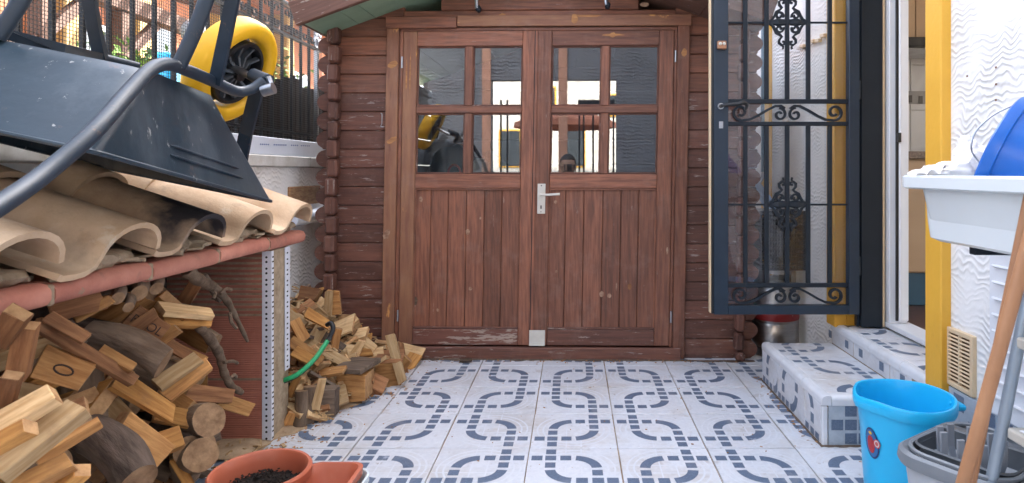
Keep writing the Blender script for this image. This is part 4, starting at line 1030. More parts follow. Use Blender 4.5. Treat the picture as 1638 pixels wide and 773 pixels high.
def woodm(pa, pb, X, w_px, Th, m, label, facing=None, roll=0, group=GS, XB=None, name='plank', seed=0):
    if XB is None: X, XB = X-.035, X+.035
    A = PX(pa[0], pa[1], X); B = PX(pb[0], pb[1], XB); M, L = axisM(A, B, facing, roll)
    W = w_px/1000*((A.y+B.y)/2)
    return tag(link(name, plank_mesh(L, W, Th, m, seed or int(pa[0]*7+pa[1])), M), label, 'firewood', group)
def logw(pa, pb, X, d_px, label, group=GS, XB=None, mb=bark, r1=None):
    if XB is None: X, XB = X-.08, X+.10
    A = PX(pa[0], pa[1], X); B = PX(pb[0], pb[1], XB); M, L = axisM(A, B); r = d_px/2000*((A.y+B.y)/2)
    return tag(link('log', log_mesh(L, r, r*(r1 or 1.05), pa[0], mb), M), label, 'firewood', group)
# random fill, back to front
random.seed(21)
bm = bmesh.new(); wbox(bm, XL+.001, XL+.02, .75, 2.43, 0, .745); mkw('back_lining', bm, M_('painted shade brown', (.05, .037, .028), .95, vs=9), FS)  # dark lining colour paints deep shade into the gaps behind the wood
fillA = 'rough offcut lying among others in the shaded part of the brick store'
protos = []
for k in range(10):
    L = random.uniform(.16, .34); W = random.uniform(.05, .11); Th = random.choice((.018, .022, .03, .045))
    protos.append(plank_mesh(L, W, Th, random.choice((W_BROWN, W_PINE, W_BROWN, W_GREY, W_OCHRE, W_PALE)), k))
plog = [log_mesh(random.uniform(.2, .32), r, r*.95, k, random.choice((bark, barkd)), .01) for k, r in enumerate((.035, .045, .028, .055))]
def split_mesh(L, r, seed):
    rnd = random.Random(seed); bm = bmesh.new(); n = 7; segs = 5; rings = []
    for s in range(segs+1):
        u = s/segs; row = [bm.verts.new(((u-.5)*L, rnd.uniform(-.003, .003), rnd.uniform(-.003, .003)))]
        for k in range(n):
            a = R(115*k/(n-1)); q = r*(1+.10*mnoise.noise(Vector((k*.7+seed, u*2, 0)))+rnd.uniform(-.03, .03)); row.append(bm.verts.new(((u-.5)*L, q*math.cos(a), q*math.sin(a))))
        rings.append(row)
    m = n+1
    for s in range(segs):
        for k in range(m):
            f = bm.faces.new((rings[s][k], rings[s][(k+1) % m], rings[s+1][(k+1) % m], rings[s+1][k])); f.material_index = 1 if k in (0, m-1) else 0
    for q in (rings[0][::-1], rings[-1]): bm.faces.new(q).material_index = 2
    bmesh.ops.recalc_face_normals(bm, faces=bm.faces); return tomesh(bm, [bark, rnd.choice((W_PINE, W_BROWN, W_OCHRE)), cutend])
plog += [split_mesh(random.uniform(.18, .3), random.uniform(.05, .08), 60+k) for k in range(5)]
def rot():
    return RZ(random.uniform(-.9, .9)) @ RY(random.uniform(-.7, .7)) @ RX(random.uniform(-1.2, 1.2))
for k in range(190):
    y = random.uniform(.85, 2.12); z = random.uniform(.04, .66); x = XL+.12+random.uniform(0, .19)-(.04 if z > .5 else 0)
    if x > -1.27 and z > .60: x = -1.3
    islog = random.random() < .42
    tag(link('log' if islog else 'plank', random.choice(plog if islog else protos), T(x, y, z) @ rot()), 'rough log or split log lying among others in the shaded brick store' if islog else fillA, 'firewood', GS)
for k in range(14):      # fill that spills forward at the near left
    y = random.uniform(.95, 1.75); z = random.uniform(.03, .40); x = -1.27+random.uniform(0, .08)-(z*.1)
    tag(link('plank', random.choice(protos), T(x, y, z) @ rot()), 'rough offcut in the spill at the foot of the brick store', 'firewood', GS)
Xf = -1.215
woodm((255, 494), (338, 503), -1.21, 30, .020, W_PALE, 'short board with flaking white paint on top of the stacked firewood', (.3, -.35, .9), 0)
woodm((258, 512), (335, 518), -1.225, 20, .03, W_OCHRE, 'short ochre batten directly under the flaking white board', (.3, -.8, .5))
woodm((75, 506), (139, 543), -1.16, 19, .018, W_BROWN, 'small reddish offcut lying across the dark leaning lath', (.5, -.7, .5))
woodm((57, 517), (214, 610), -1.17, 20, .016, W_BROWN, 'long dark lath sloping down to the right across the stack', (.4, -.6, .7))
woodm((160, 560), (214, 590), -1.155, 17, .020, W_PINE, 'small pale offcut on the lower end of the dark lath', (.4, -.6, .6))
logw((137, 535), (262, 582), -1.21, 46, 'thick grey log with a sawn pale end in the middle of the stack')
ex = woodm((62, 575), (140, 604), -1.20, 52, .03, W_PINE, 'square pine board with a dark stamped ring on its face', (.45, -.85, .15), 0)
st = woodm((206, 505), (262, 535), -1.225, 40, .025, W_BROWN, 'brown crate board with dark lettering under the roof edge', (.6, -.8, .1))
woodm((186, 545), (250, 500), -1.235, 22, .02, W_BROWN, 'narrow brown batten sloping up beside the lettered board')
woodm((250, 618), (318, 572), -1.165, 24, .022, W_PALE, 'upper of the two pale boards pointing up to the right', (.3, -.7, .6))
woodm((262, 636), (334, 582), -1.16, 24, .028, W_PINE, 'lower of the two pale boards pointing up to the right', (.3, -.8, .4))
woodm((232, 560), (285, 525), -1.22, 20, .025, W_PINE, 'short pine block behind the two pale boards')
woodm((258, 545), (310, 575), -1.225, 18, .03, W_BROWN, 'short brown block wedged above the two pale boards')
woodm((184, 606), (276, 664), -1.17, 42, .016, W_OCHRE, 'flat ochre board with chipped end sloping down to the right', (.2, -.5, .9))
woodm((246, 660), (304, 672), -1.19, 34, .016, W_OCHRE, 'ochre board end lying below the chipped ochre board', (.2, -.4, .9))
woodm((285, 640), (308, 652), -1.2, 22, .03, W_PINE, 'small pine block under the brown boards at the brick wall')
woodm((296, 628), (371, 634), -1.20, 27, .022, W_BROWN, 'upper brown board pointing at the brick end wall', (.3, -.8, .4))
woodm((350, 640), (402, 656), -1.175, 22, .020, W_PINE, 'lower pale board end in front of the brick end wall', (.3, -.8, .4))
logw((275, 700), (335, 672), -1.20, 47, 'thick grey log with a pale sawn end low at the brick wall', r1=1.1)
logw((298, 755), (322, 728), -1.19, 46, 'gnarled stump at the foot of the brick wall')
logw((250, 690), (300, 720), -1.24, 40, 'dark log behind the gnarled stump', mb=barkd)
woodm((180, 690), (255, 735), -1.13, 62, .055, W_PINE, 'big light brown block in the lower middle of the stack', (.25, -.7, .65))
woodm((205, 730), (288, 700), -1.12, 36, .04, W_OCHRE, 'ochre block resting against the big light brown block', (.25, -.8, .5))
woodm((280, 735), (305, 780), -1.14, 16, .02, W_OCHRE, 'thin ochre stick standing beside the gnarled stump')
logw((135, 690), (218, 775), -1.12, 62, 'dark thick log at the bottom of the stack', mb=barkd)
woodm((0, 682), (88, 630), -1.03, 42, .03, W_PALE, 'pale wide board at the lower left pointing up to the right', (.2, -.6, .8))
woodm((-5, 755), (128, 652), -1.015, 40, .04, W_PALE, 'pale thick beam below the wide board at the lower left', (.2, -.7, .7))
woodm((-20, 720), (50, 682), -1.00, 26, .03, W_OCHRE, 'short ochre beam at the left edge under the wide board', (.2, -.7, .7))
woodm((55, 738), (160, 675), -1.06, 14, .028, W_PINE, 'thin pine batten below the pale thick beam', (.2, -.5, .9))
woodm((20, 785), (115, 738), -1.02, 28, .03, W_PINE, 'pine beam at the bottom left corner', (.2, -.7, .7))
woodm((85, 790), (132, 752), -1.01, 26, .035, W_OCHRE, 'ochre beam end at the bottom left corner', (.2, -.7, .7))
woodm((60, 690), (140, 650), -1.10, 42, .03, W_BROWN, 'brown weathered board under the pale beams', (.2, -.7, .7))
woodm((-10, 700), (20, 600), -1.09, 28, .03, W_BROWN, 'dark brown post end at the left edge of the stack', (.4, -.9, 0))
woodm((28, 600), (45, 520), -1.17, 30, .03, W_BROWN, 'dark upright offcut left of the stamped board', (.4, -.9, 0))
woodm((0, 545), (30, 500), -1.15, 34, .03, W_BROWN, 'dark slanting board under the roof at the left edge', (.4, -.9, 0))
woodm((80, 500), (165, 480), -1.24, 34, .02, W_BROWN, 'dark board under the roof left of the small log ends', (.4, -.8, .2))
woodm((120, 510), (180, 478), -1.22, 16, .02, W_PINE, 'narrow slat under the roof pointing up to the right')
for k, (a, b, d) in enumerate(((188, 478, 20), (222, 470, 26), (250, 462, 20), (205, 492, 16))):
    logw((a-18, b-14), (a, b), -1.25, d, 'small round log end close under the roof, %s' % ('leftmost of the four', 'biggest of the four', 'rightmost of the four', 'lowest of the four')[k], XB=-1.20, mb=bark)
woodm((296, 480), (318, 445), -1.24, 22, .03, W_BROWN, 'dark slanting offcut under the roof beside the forked branch')
woodm((350, 480), (326, 440), -1.23, 8, .02, W_GREY, 'thin grey stick under the roof beside the forked branch')
# lettering and stamp: flat print on the boards
def text_on(o, s, size, m, dx=0, dy=0, zoff=.001, rot_=0):
    cu = bpy.data.curves.new('lettering', 'FONT'); cu.body = s; cu.size = size; cu.align_x = 'CENTER'; cu.align_y = 'CENTER'; cu.materials.append(m)
    dg = bpy.data.objects.new('tmp', cu); COL.objects.link(dg); bpy.context.view_layer.update()
    me = bpy.data.meshes.new_from_object(dg.evaluated_get(bpy.context.evaluated_depsgraph_get())); bpy.data.objects.remove(dg)
    me.materials.clear(); me.materials.append(m)
    return me
inkm = M_('burnt ink', (.04, .02, .012), .8)
me = text_on(st, 'RCOL', .034, inkm)
link('lettering', me, WM[st.name] @ T(0, 0, .0132), st)
bm = bmesh.new(); tube(bm, [(.020*math.cos(R(a)), .010*math.sin(R(a)), 0) for a in range(0, 360, 20)], .0022, 5, closed=True)
link('stamped_ring', tomesh(bm, inkm), WM[ex.name] @ T(0, 0, .0155), ex)
# crooked branches against the brick wall
def branch(name, label, pts, rs, twigs=()):
    o = thing(name, label, 'branch', PX(*pts[0], -1.2), group=GS)
    P3 = smooth_path([PX(a, b, -1.205+.01*math.sin(i*2)) for i, (a, b) in enumerate(pts)], 5); n = len(P3)
    bm = bmesh.new(); tube(bm, P3, [(rs[0]+(rs[1]-rs[0])*i/(n-1))*(1+.12*math.sin(i*1.7)) for i in range(n)], 9); mkw('bough', bm, bark, o, True)
    for tw in twigs:
        bm = bmesh.new(); tube(bm, smooth_path([PX(a, b, -1.195) for a, b in tw], 4), .006, 6); mkw('twig', bm, bark, o, True)
branch('branch', 'forked crooked branch hanging down in front of the ribbed brick', [(300, 432), (318, 448), (345, 462), (362, 480), (376, 505), (396, 546)], (.022, .006), [[(340, 465), (344, 470), (341, 478)], [(368, 500), (370, 515), (378, 525)], [(352, 470), (362, 462), (370, 464)]])
branch('branch', 'lower crooked branch with stubs in front of the ribbed brick', [(318, 520), (338, 545), (352, 570), (358, 595), (368, 615), (386, 628)], (.017, .011), [[(358, 580), (372, 578), (380, 581)], [(364, 610), (374, 600), (378, 604)]])

# ------------------------------------------------------------------ heap beside the shed
random.seed(5)
protoh = [plank_mesh(random.uniform(.13, .24), random.uniform(.05, .10), random.choice((.016, .02, .028, .04)), random.choice((W_PINE, W_PALE, W_BROWN, W_OCHRE, W_PALE, W_GREY)), 50+k) for k in range(14)]
def heap_top(x, y): return max(.0, .46-.72*(x+1.52)-.34*max(0, 2.95-y)-.12*max(0, y-3.2))
for k in range(210):
    y = random.uniform(2.62, 3.42); x = -1.50+random.random()**1.3*.62; t = heap_top(x, y)
    lim = -1.02+.30*(y-2.6)
    if y > 3.40 and x > -1.3: continue
    if x > lim-.06: continue
    z = random.uniform(.25, 1)*t+.02
    tag(link('offcut', random.choice(protoh), T(x, y, z) @ RZ(random.uniform(0, 3.14)) @ RY(random.uniform(-.8, .8)) @ RX(random.uniform(-.8, .8))), 'rough golden offcut lying loose in the heap by the shed', 'firewood', GH_)
def hp_(pa, pb, Y, w_px, Th, m, label, facing=None, YB=None, roll=0):
    A = P(pa[0], pa[1], Y); B = P(pb[0], pb[1], YB or Y); M, L = axisM(A, B, facing, roll); W = w_px/1000*Y
    return tag(link('offcut', plank_mesh(L, W, Th, m, int(pa[0]+pa[1]*3)), M), label, 'firewood', GH_)
def block(px0, px1, py0, py1, Y, dep, m, label, rz=0):
    A = P(px0, py1, Y); B = P(px1, py0, Y); L = B.x-A.x; h = B.z-A.z
    z0 = A.z
    M = T((A.x+B.x)/2, Y+dep/2, (A.z+B.z)/2) @ RZ(rz)
    o = tag(link('block', plank_mesh(L, dep, h, m, int(px0)), M), label, 'firewood', GH_)
    return o
b1 = block(538, 583, 598, 648, 2.80, .17, W_PINE, 'nearest square timber block at the edge of the heap', R(-10))
board('lid_board', .142, .19, .022, WM[b1.name] @ T(0, 0, .082), W_GREY, b1)
b2 = block(600, 634, 580, 620, 3.04, .15, W_PINE, 'second square timber block, just behind the nearest one', R(12))
board('lid_board', .13, .17, .018, WM[b2.name] @ T(0, 0, .068), W_BROWN, b2)
hp_((504, 655), (516, 606), 2.60, 13, .016, W_PALE, 'thin pale slat standing upright before the grey block', (.2, -1, .1))
block(501, 533, 625, 670, 2.64, .08, W_GREY, 'weathered grey square block in front of the upright slat\'s foot', R(8))
hp_((624, 536), (644, 612), 3.10, 15, .028, W_PALE, 'long pale stick leaning at the right end of the heap', (.1, -1, .3), 3.02)
hp_((634, 560), (676, 568), 3.42, 26, .018, W_PALE, 'wide pale board leaning on the shed threshold', (0, -.8, .6), 3.44)
hp_((640, 585), (652, 572), 3.26, 20, .04, W_PINE, 'small cube offcut beside the wide pale board')
hp_((530, 532), (566, 516), 3.12, 34, .016, W_PALE, 'square light board lying tilted on top of the heap', (.15, -.55, .8))
hp_((556, 540), (588, 532), 3.16, 26, .022, W_PALE, 'short light board right of the tilted square board', (.2, -.5, .85))
hp_((524, 504), (527, 465), 3.25, 13, .02, W_PALE, 'light upright board edge standing at the top of the heap', (0, -1, 0))
hp_((528, 484), (545, 484), 3.27, 40, .02, W_PINE, 'brown square board behind the upright edge at the heap top', (-.3, -1, 0))
hp_((480, 470), (510, 473), 3.3, 24, .05, W_BROWN, 'stack of brown stubs at the top left of the heap')
hp_((464, 546), (514, 580), 2.75, 18, .03, W_PINE, 'long pine batten sloping down across the left of the heap', (.2, -.8, .6))
hp_((470, 562), (500, 578), 2.72, 18, .03, W_OCHRE, 'ochre batten under the long pine batten')
hp_((490, 500), (528, 522), 2.95, 16, .028, W_OCHRE, 'ochre batten above the hose end')
hp_((470, 512), (488, 545), 2.85, 18, .02, W_PINE, 'pine slat standing left of the hose end')
hp_((572, 540), (600, 560), 3.15, 18, .02, W_PALE, 'pale chipped board between the block and the long stick', (.1, -.8, .6))
hp_((505, 582), (600, 577), 2.96, 12, .02, W_PINE, 'long flat board resting over the square blocks', (0, -.4, .9))
hp_((540, 585), (572, 572), 2.98, 20, .02, W_PALE, 'pale offcut on the long flat board')
hp_((508, 598), (552, 592), 2.78, 20, .018, W_PINE, 'flat pine board beside the nearest square block', (0, -.4, .9))
hp_((560, 575), (580, 545), 3.05, 12, .02, W_PALE, 'pale stick pointing up to the tilted boards')
hp_((534, 560), (542, 525), 2.98, 12, .02, W_PINE, 'narrow upright stick right of the hose')
hp_((458, 640), (478, 600), 2.60, 12, .02, W_OCHRE, 'ochre slat leaning behind the slotted angle')
hp_((462, 650), (482, 650), 2.62, 44, .02, W_BROWN, 'brown square board low behind the slotted angle', (-.1, -1, 0))
hp_((455, 690), (470, 660), 2.56, 18, .02, W_PINE, 'pine scrap at the foot of the slotted angle')
for k, (a, b, c, d) in enumerate(((496, 618, 492, 676), (482, 625, 480, 682))):
    A = P(a, b, 2.62-k*.03); B = P(c, d, 2.60-k*.03); M, L = axisM(A, B); tag(link('log', log_mesh(L, .026, .028, k+3, bark, .004), M), ('right', 'left')[k]+' one of two short grey logs standing upright in the heap', 'firewood', GH_)
hp_((735, 577), (755, 576), 3.42, 7, .012, W_GREY, 'small grey wood scrap on the tiles before the shed threshold', (0, -.2, 1))
hp_((542, 662), (568, 655), 2.78, 9, .012, W_GREY, 'dark splinter of wood at the foot of the nearest block', (0, -.2, 1))
hp_((466, 716), (471, 705), 2.44, 10, .012, W_PALE, 'pale splinter standing by the foot of the slotted angle')
bm = bmesh.new()
for _ in range(260):
    y = random.uniform(2.58, 3.4); x = -1.5+random.random()*.5; z = heap_top(x, y)+.03
    add_box(bm, random.uniform(.02, .07), random.uniform(.003, .012), random.uniform(.002, .005), T(x, y, max(.012, z)) @ RZ(random.uniform(0, 3)) @ RY(random.uniform(-.5, .5)))
for _ in range(260):
    y = random.uniform(1.0, 2.4); z = .012; x = random.uniform(-1.4, -1.05)
    add_box(bm, random.uniform(.02, .07), random.uniform(.003, .014), random.uniform(.002, .005), T(x, y, z) @ RZ(random.uniform(0, 3)) @ RY(random.uniform(-.5, .5)))
tag(mkw('splinters', bm, W_PALE), 'pale splinters and bark slivers strewn through the firewood', 'splinters', kind='stuff')
# hose
HZ = thing('garden_hose', 'short green garden hose end curving out from behind the slotted angle', 'hose', tuple(P(480, 600, 2.56)))
hpz = smooth_path([P(432, 612, 2.62), P(455, 608, 2.545), P(480, 596, 2.56), P(505, 572, 2.62), P(524, 545, 2.70)], 6)
bm = bmesh.new(); tube(bm, hpz, .0095, 10); mkw('tube', bm, hosem, HZ, True)
bm = bmesh.new(); tube(bm, smooth_path([P(524, 545, 2.70), P(530, 534, 2.71), P(533, 524, 2.72), P(529, 517, 2.73), P(523, 520, 2.74)], 5), .0100, 10); mkw('black_end', bm, blackpl, HZ, True)
bm = bmesh.new(); tube(bm, [p+Vector((0, .003, -.010)) for p in hpz], .0045, 8); mkw('stripe', bm, blackpl, HZ, True)

# ================================================================== WHEELBARROW
WB = thing('wheelbarrow', 'upturned dark blue black wheelbarrow with a yellow wheel lying on the tiled roof', 'wheelbarrow', tuple(P(375, 112, 2.12)))
Rn, Rf = P(150, 243, 1.25), P(437, 323, 2.15)                 # near and far rim corner, right side
Rnl, Rfl = Vector((-1.56, 1.25, 1.215)), Vector((-1.56, 2.10, 1.06))
Bn, Bf = P(232, 110, 1.45), P(346, 156, 1.95)
Bnl, Bfl = Vector((-1.42, 1.45, 1.375)), Vector((-1.47, 1.93, 1.37))
def quad_loft(bm, lo, hi, r=.05, seg=8, inset=0, zoff=0):
    """rounded four-sided tub wall between two corner loops (rim lo, base hi)"""
    loops = []
    for t in [k/seg for k in range(seg+1)]:
        c = [lo[i].lerp(hi[i], t) for i in range(4)]; cen = sum(c, Vector())/4; rr = r*(.5+.8*t); row = []
        for i in range(4):
            p, a, b = c[i], c[i-1], c[(i+1) % 4]; da = (a-p).normalized(); db = (b-p).normalized()
            for k in range(7):
                u = k/6; q0, q1 = p+da*rr, p+db*rr
                row.append(((1-u)**2)*q0+2*u*(1-u)*p+u*u*q1)
        loops.append([x + (cen-x).normalized()*inset + Vector((0, 0, zoff)) for x in row])
    rows_ = [[bm.verts.new(p) for p in L] for L in loops]; n = len(rows_[0])
    for s in range(seg):
        for k in range(n): bm.faces.new((rows_[s][k], rows_[s][(k+1) % n], rows_[s+1][(k+1) % n], rows_[s+1][k]))
    bm.faces.new(rows_[-1]); return loops
bm = bmesh.new(); lo = [Rn, Rf, Rfl, Rnl]; hi = [Bn, Bf, Bfl, Bnl]
loops = quad_loft(bm, lo, hi, .055)
quad_loft(bm, lo, hi, .055, inset=.004, zoff=-.001)
bmesh.ops.recalc_face_normals(bm, faces=bm.faces)
tub = mkw('tub', bm, tubm, WB, True, 60)
bm = bmesh.new(); tube(bm, loops[0], .0055, 8, closed=True); mkw('rim', bm, tubm, tub, True)
# pressed ribs along the right side near the rim
nrm = (Rf-Rn).cross(Bn-Rn).normalized()
if nrm.x < 0: nrm = -nrm
def side(u, v, off=0): return (Rn.lerp(Rf, u)).lerp(Bn.lerp(Bf, u), v)+nrm*off
for v in (.17, .27):
    bm = bmesh.new(); tube(bm, [side(u, v+.02*(1-u), .001) for u in [.30+.50*k/12 for k in range(13)]], [.001]+[.0045]*11+[.001], 8); mkw('pressed_rib', bm, tubm, tub, True)
# handle rail on our side: axle clamp -> bend -> hand grip towards the camera
rail = smooth_path([P(-150, 420, .80), P(0, 328, .98), P(75, 275, 1.10), P(150, 210, 1.22), P(205, 148, 1.36), P(240, 112, 1.46), P(268, 103, 1.54), P(300, 113, 1.66), P(345, 132, 1.82), P(378, 146, 1.93), P(402, 143, 1.98), P(421, 130, 2.01)], 6)
bm = bmesh.new(); tube(bm, rail, .0165, 14); mkw('handle_rail', bm, barm, WB, True)
bm = bmesh.new(); tube(bm, smooth_path([P(-500, 20, 1.05), P(-200, 12, 1.35), P(-60, 36, 1.55), P(0, 52, 1.64), P(80, 71, 1.80), P(166, 92, 1.96), P(222, 106, 2.04)], 6), .012, 12); mkw('handle_rail', bm, barm, WB, True)
# legs: flat and round struts rising from the rails
def strut(name, pts, w_, t_, round_=False):
    bm = bmesh.new()
    if round_: tube(bm, pts, w_/2, 12)
    else: tube(bm, pts, 1, flat=(t_, w_), up=(0, 1, 0))
    mkw(name, bm, barm, WB, round_)
top = P(352, -60, 1.68)
strut('leg', smooth_path([P(285, 108, 1.60), P(312, 48, 1.62), P(334, -12, 1.64), P(352, -60, 1.68)], 4), .036, .03, True)
strut('leg', [P(344, 134, 1.80), P(360, 60, 1.76), P(374, -10, 1.72), P(385, -60, 1.68)], .036, .012)
strut('foot_bar', [P(352, -60, 1.68), P(385, -60, 1.68)], .03, .03, True)
strut('leg', smooth_path([P(-6, 62, 1.44), P(22, 20, 1.46), P(48, -25, 1.48), P(70, -75, 1.5)], 4), .036, .03, True)
strut('leg', [P(161, 93, 1.78), P(151, 45, 1.74), P(142, -5, 1.70), P(134, -60, 1.66)], .036, .014)
strut('foot_bar', [P(70, -75, 1.5), P(134, -60, 1.66)], .03, .03, True)
strut('tub_brace', [P(0, 52, 1.44), P(100, 78, 1.6), P(165, 93, 1.78)], .025, .012)
strut('front_brace', [P(384, 262, 2.24), P(393, 215, 2.22), P(412, 140, 2.12)], .046, .012)
# axle and clamp
tl = R(27); ax = Vector((math.cos(tl), -.06, -math.sin(tl))).normalized()
wc = P(371, 112, 2.16)
hubp = P(392, 118, 2.13); endp = P(430, 133, 2.03)
bm = bmesh.new(); tube(bm, [hubp-ax*.10, hubp+ax*.09], .0125, 12); mkw('axle', bm, steel, WB, True)
cl = link('axle_clamp', None, T(*endp), WB)
bm = bmesh.new(); tube(bm, [P(405, 120, 2.07), P(428, 130, 2.03)], [.022, .024], 12); mkw('sleeve', bm, barm, cl, True)
bm = bmesh.new(); tube(bm, [P(420, 146, 2.0), P(438, 141, 2.0)], .019, 12); mkw('rail_cap', bm, steel, cl, True)
bm = bmesh.new(); tube(bm, [P(429, 123, 2.02), P(434, 137, 2.02), P(430, 148, 2.0)], .009, 8); mkw('bolt', bm, steel, cl, True)
# wheel
wh = link('wheel', None, T(*wc), WB)
zz = ax; xx = Vector((0, 1, 0)); xx = (xx-zz*xx.dot(zz)).normalized(); yy_ = zz.cross(xx)
WMx = Matrix((xx, yy_, zz)).transposed().to_4x4(); WMx.translation = wc
bm = bmesh.new(); pr = []
RT = .192
for k in range(20):
    a = 2*math.pi*k/20; ca, sa = math.cos(a), math.sin(a); pr.append((RT-.037+.037*(abs(ca)**.8)*(1 if ca > 0 else -1)*(1 if ca > 0 else .75), .045*(abs(sa)**.75)*(1 if sa > 0 else -1)))
pr.append(pr[0]); lathe(bm, pr, 48); bmesh.ops.remove_doubles(bm, verts=bm.verts, dist=1e-5); bmesh.ops.recalc_face_normals(bm, faces=bm.faces)
mk('tyre', bm, yellow, wh, WMx, True, 60)
bm = bmesh.new(); lathe(bm, [(.113, -.035), (.117, .026), (.113, .034), (.103, .034), (.100, .024), (.098, -.03)], 40); bmesh.ops.recalc_face_normals(bm, faces=bm.faces)
mk('rim_ring', bm, blackpl, wh, WMx, True, 40)
bm = bmesh.new(); lathe(bm, [(.0, .0), (.10, .0)], 36); mk('rim_disc', bm, M_('dark hub plastic', (.03, .032, .035), .5), wh, WMx @ T(0, 0, -.004))
for k in range(10):
    a = 2*math.pi*k/10; bm = bmesh.new()
    tube(bm, [(.022*math.cos(a), .022*math.sin(a), .020), (.06*math.cos(a+.12), .06*math.sin(a+.12), .010), (.10*math.cos(a+.16), .10*math.sin(a+.16), .022)], 1, flat=(.016, .009), up=(0, 0, 1))
    mk('spoke', bm, greypl, wh, WMx)
bm = bmesh.new(); tube(bm, [(0, 0, -.03), (0, 0, .04)], .024, 16); mk('hub', bm, blackpl, wh, WMx, True)

# ================================================================== POTS
PT = thing('round_flower_pot', 'round terracotta plastic pot half filled with dark soil on the floor', 'flower pot', (-.885, 1.77, .006))
bm = bmesh.new(); lathe(bm, [(0, 0), (.095, 0), (.100, .004), (.118, .165), (.131, .170), (.136, .178), (.136, .198), (.132, .203), (.125, .202), (.121, .196), (.118, .17), (.110, .10), (.10, .02), (0, .02)], 56, T(-.885, 1.77, .006)); bmesh.ops.recalc_face_normals(bm, faces=bm.faces)
mkw('pot', bm, potm, PT, True, 35)
bm = bmesh.new(); random.seed(4)
lathe(bm, [(0, 0)]+[(.0116*k, 0) for k in range(1, 11)], 48)
for v in bm.verts: v.co.z += .010*mnoise.noise(v.co*28)+.008*mnoise.noise(v.co*75)+.008*(1-v.co.length/.11)
mk('soil', bm, soilm, PT, T(-.885, 1.77, .148), True)
bm = bmesh.new()
for _ in range(260):
    a = random.uniform(0, 6.3); r = .105*math.sqrt(random.random()); s = random.uniform(.002, .006)
    add_box(bm, s*1.7, s, s*.7, T(-.885+r*math.cos(a), 1.77+r*math.sin(a), .161) @ RZ(random.uniform(0, 3)) @ RX(random.uniform(-1, 1)))
mkw('soil_crumbs', bm, soilm, PT)['kind'] = 'stuff'
def rrect(cx, cy, hx, hy, r, n=6):
    out = []
    for sx_, sy_, a0 in ((1, 1, 0), (-1, 1, 90), (-1, -1, 180), (1, -1, 270)):
        for k in range(n+1):
            a = R(a0+90*k/n); out.append((cx+sx_*(hx-r)+r*math.cos(a), cy+sy_*(hy-r)+r*math.sin(a)))
    return out
def rtub(prof, cx, cy, r, M=I4, n=6, cap=True):
    """prof: list of (hx, hy, z); makes a rounded rectangular vessel"""
    bm = bmesh.new(); rows_ = []
    for hx, hy, z in prof: rows_.append([bm.verts.new(M @ Vector((x, y, z))) for x, y in rrect(cx, cy, hx, hy, min(r, hx*.95, hy*.95), n)])
    m = len(rows_[0])
    for s in range(len(rows_)-1):
        for k in range(m): bm.faces.new((rows_[s][k], rows_[s][(k+1) % m], rows_[s+1][(k+1) % m], rows_[s+1][k]))
    if cap: bm.faces.new(rows_[0][::-1]); bm.faces.new(rows_[-1])
    bmesh.ops.recalc_face_normals(bm, faces=bm.faces); return bm
PL = thing('window_box', 'long empty terracotta plastic window box beside the round pot', 'planter', (-.672, 1.56, .006))
bm = rtub([(.055, .25, .0), (.068, .275, .150), (.078, .288, .155), (.080, .290, .180), (.070, .280, .182), (.064, .272, .165), (.050, .245, .012)], -.692, 1.56, .035, T(0, 0, .012)); mkw('box', bm, potm, PL, True, 35)
WL = thing('white_trough', 'white plastic trough holding the terracotta window box', 'planter', (-.692, 1.56, .006))
bm = rtub([(.075, .288, 0), (.088, .298, .135), (.094, .304, .137), (.095, .305, .158), (.090, .300, .160), (.0845, .296, .14), (.0735, .284, .005)], -.692, 1.56, .04, T(0, 0, .006)); mkw('box', bm, sinkm, WL, True, 35)

# ================================================================== BUCKETS ON THE RIGHT
BK = thing('aqua_bucket', 'bright aqua blue plastic bucket with a round sticker beside the steps', 'bucket', (1.045, 1.975, .006))
BC_ = T(1.045, 1.975, .006)
def spout(p, a, r):
    if p.z > .30:
        for a0 in (R(-178), R(2), R(178)):
            d = abs(math.atan2(math.sin(a-a0), math.cos(a-a0)))
            if d < .5: p = p*1.0; k = (1-d/.5); p.x += .006*k*math.copysign(1, math.cos(a0)); p.z -= .004*k
        p.z += .004*math.cos(2*a)
    return p
bm = bmesh.new(); lathe(bm, [(0, .0), (.120, 0), (.124, .006), (.130, .08), (.141, .24), (.146, .305), (.157, .308), (.160, .316), (.160, .338), (.156, .344), (.149, .343), (.145, .33), (.140, .27), (.128, .06), (.118, .014), (0, .014)], 64, BC_, .90, .98, fn=spout); bmesh.ops.recalc_face_normals(bm, faces=bm.faces)
mkw('body', bm, aqua, BK, True, 35)
bm = bmesh.new(); add_box(bm, .03, .05, .02, BC_ @ T(.142, -.045, .322), .006); mkw('handle_lug', bm, aqua, BK)
# sticker: oval printed label, wrapped on the side
stk = link('sticker', None, BC_, BK)
def decal(name, a_c, z_c, ra, rz, off, m, par, rot_=0, dx=0, dz=0):
    bm = bmesh.new(); n = 28; ce = None; vs = []
    def pt(u, v):
        z = z_c+v; rr = (.124+(.146-.124)*z/.305)+off+.001; a = a_c+u/rr; return BC_ @ Vector((rr*.90*math.cos(a), rr*.98*math.sin(a), z))
    ce = bm.verts.new(pt(dx, dz))
    for k in range(n):
        a = 2*math.pi*k/n; u, v = ra*math.cos(a), rz*math.sin(a); u, v = u*math.cos(rot_)-v*math.sin(rot_), u*math.sin(rot_)+v*math.cos(rot_); vs.append(bm.verts.new(pt(dx+u, dz+v)))
    for k in range(n): bm.faces.new((ce, vs[k], vs[(k+1) % n]))
    mkw(name, bm, m, par)
ac = R(197); zc = .205
decal('label_oval', ac, zc, .029, .047, .0016, M_('label navy', (.01, .035, .16), .3), stk, .12)
decal('label_oval', ac, zc, .025, .042, .0024, M_('label blue', (.02, .16, .42), .3), stk, .12)
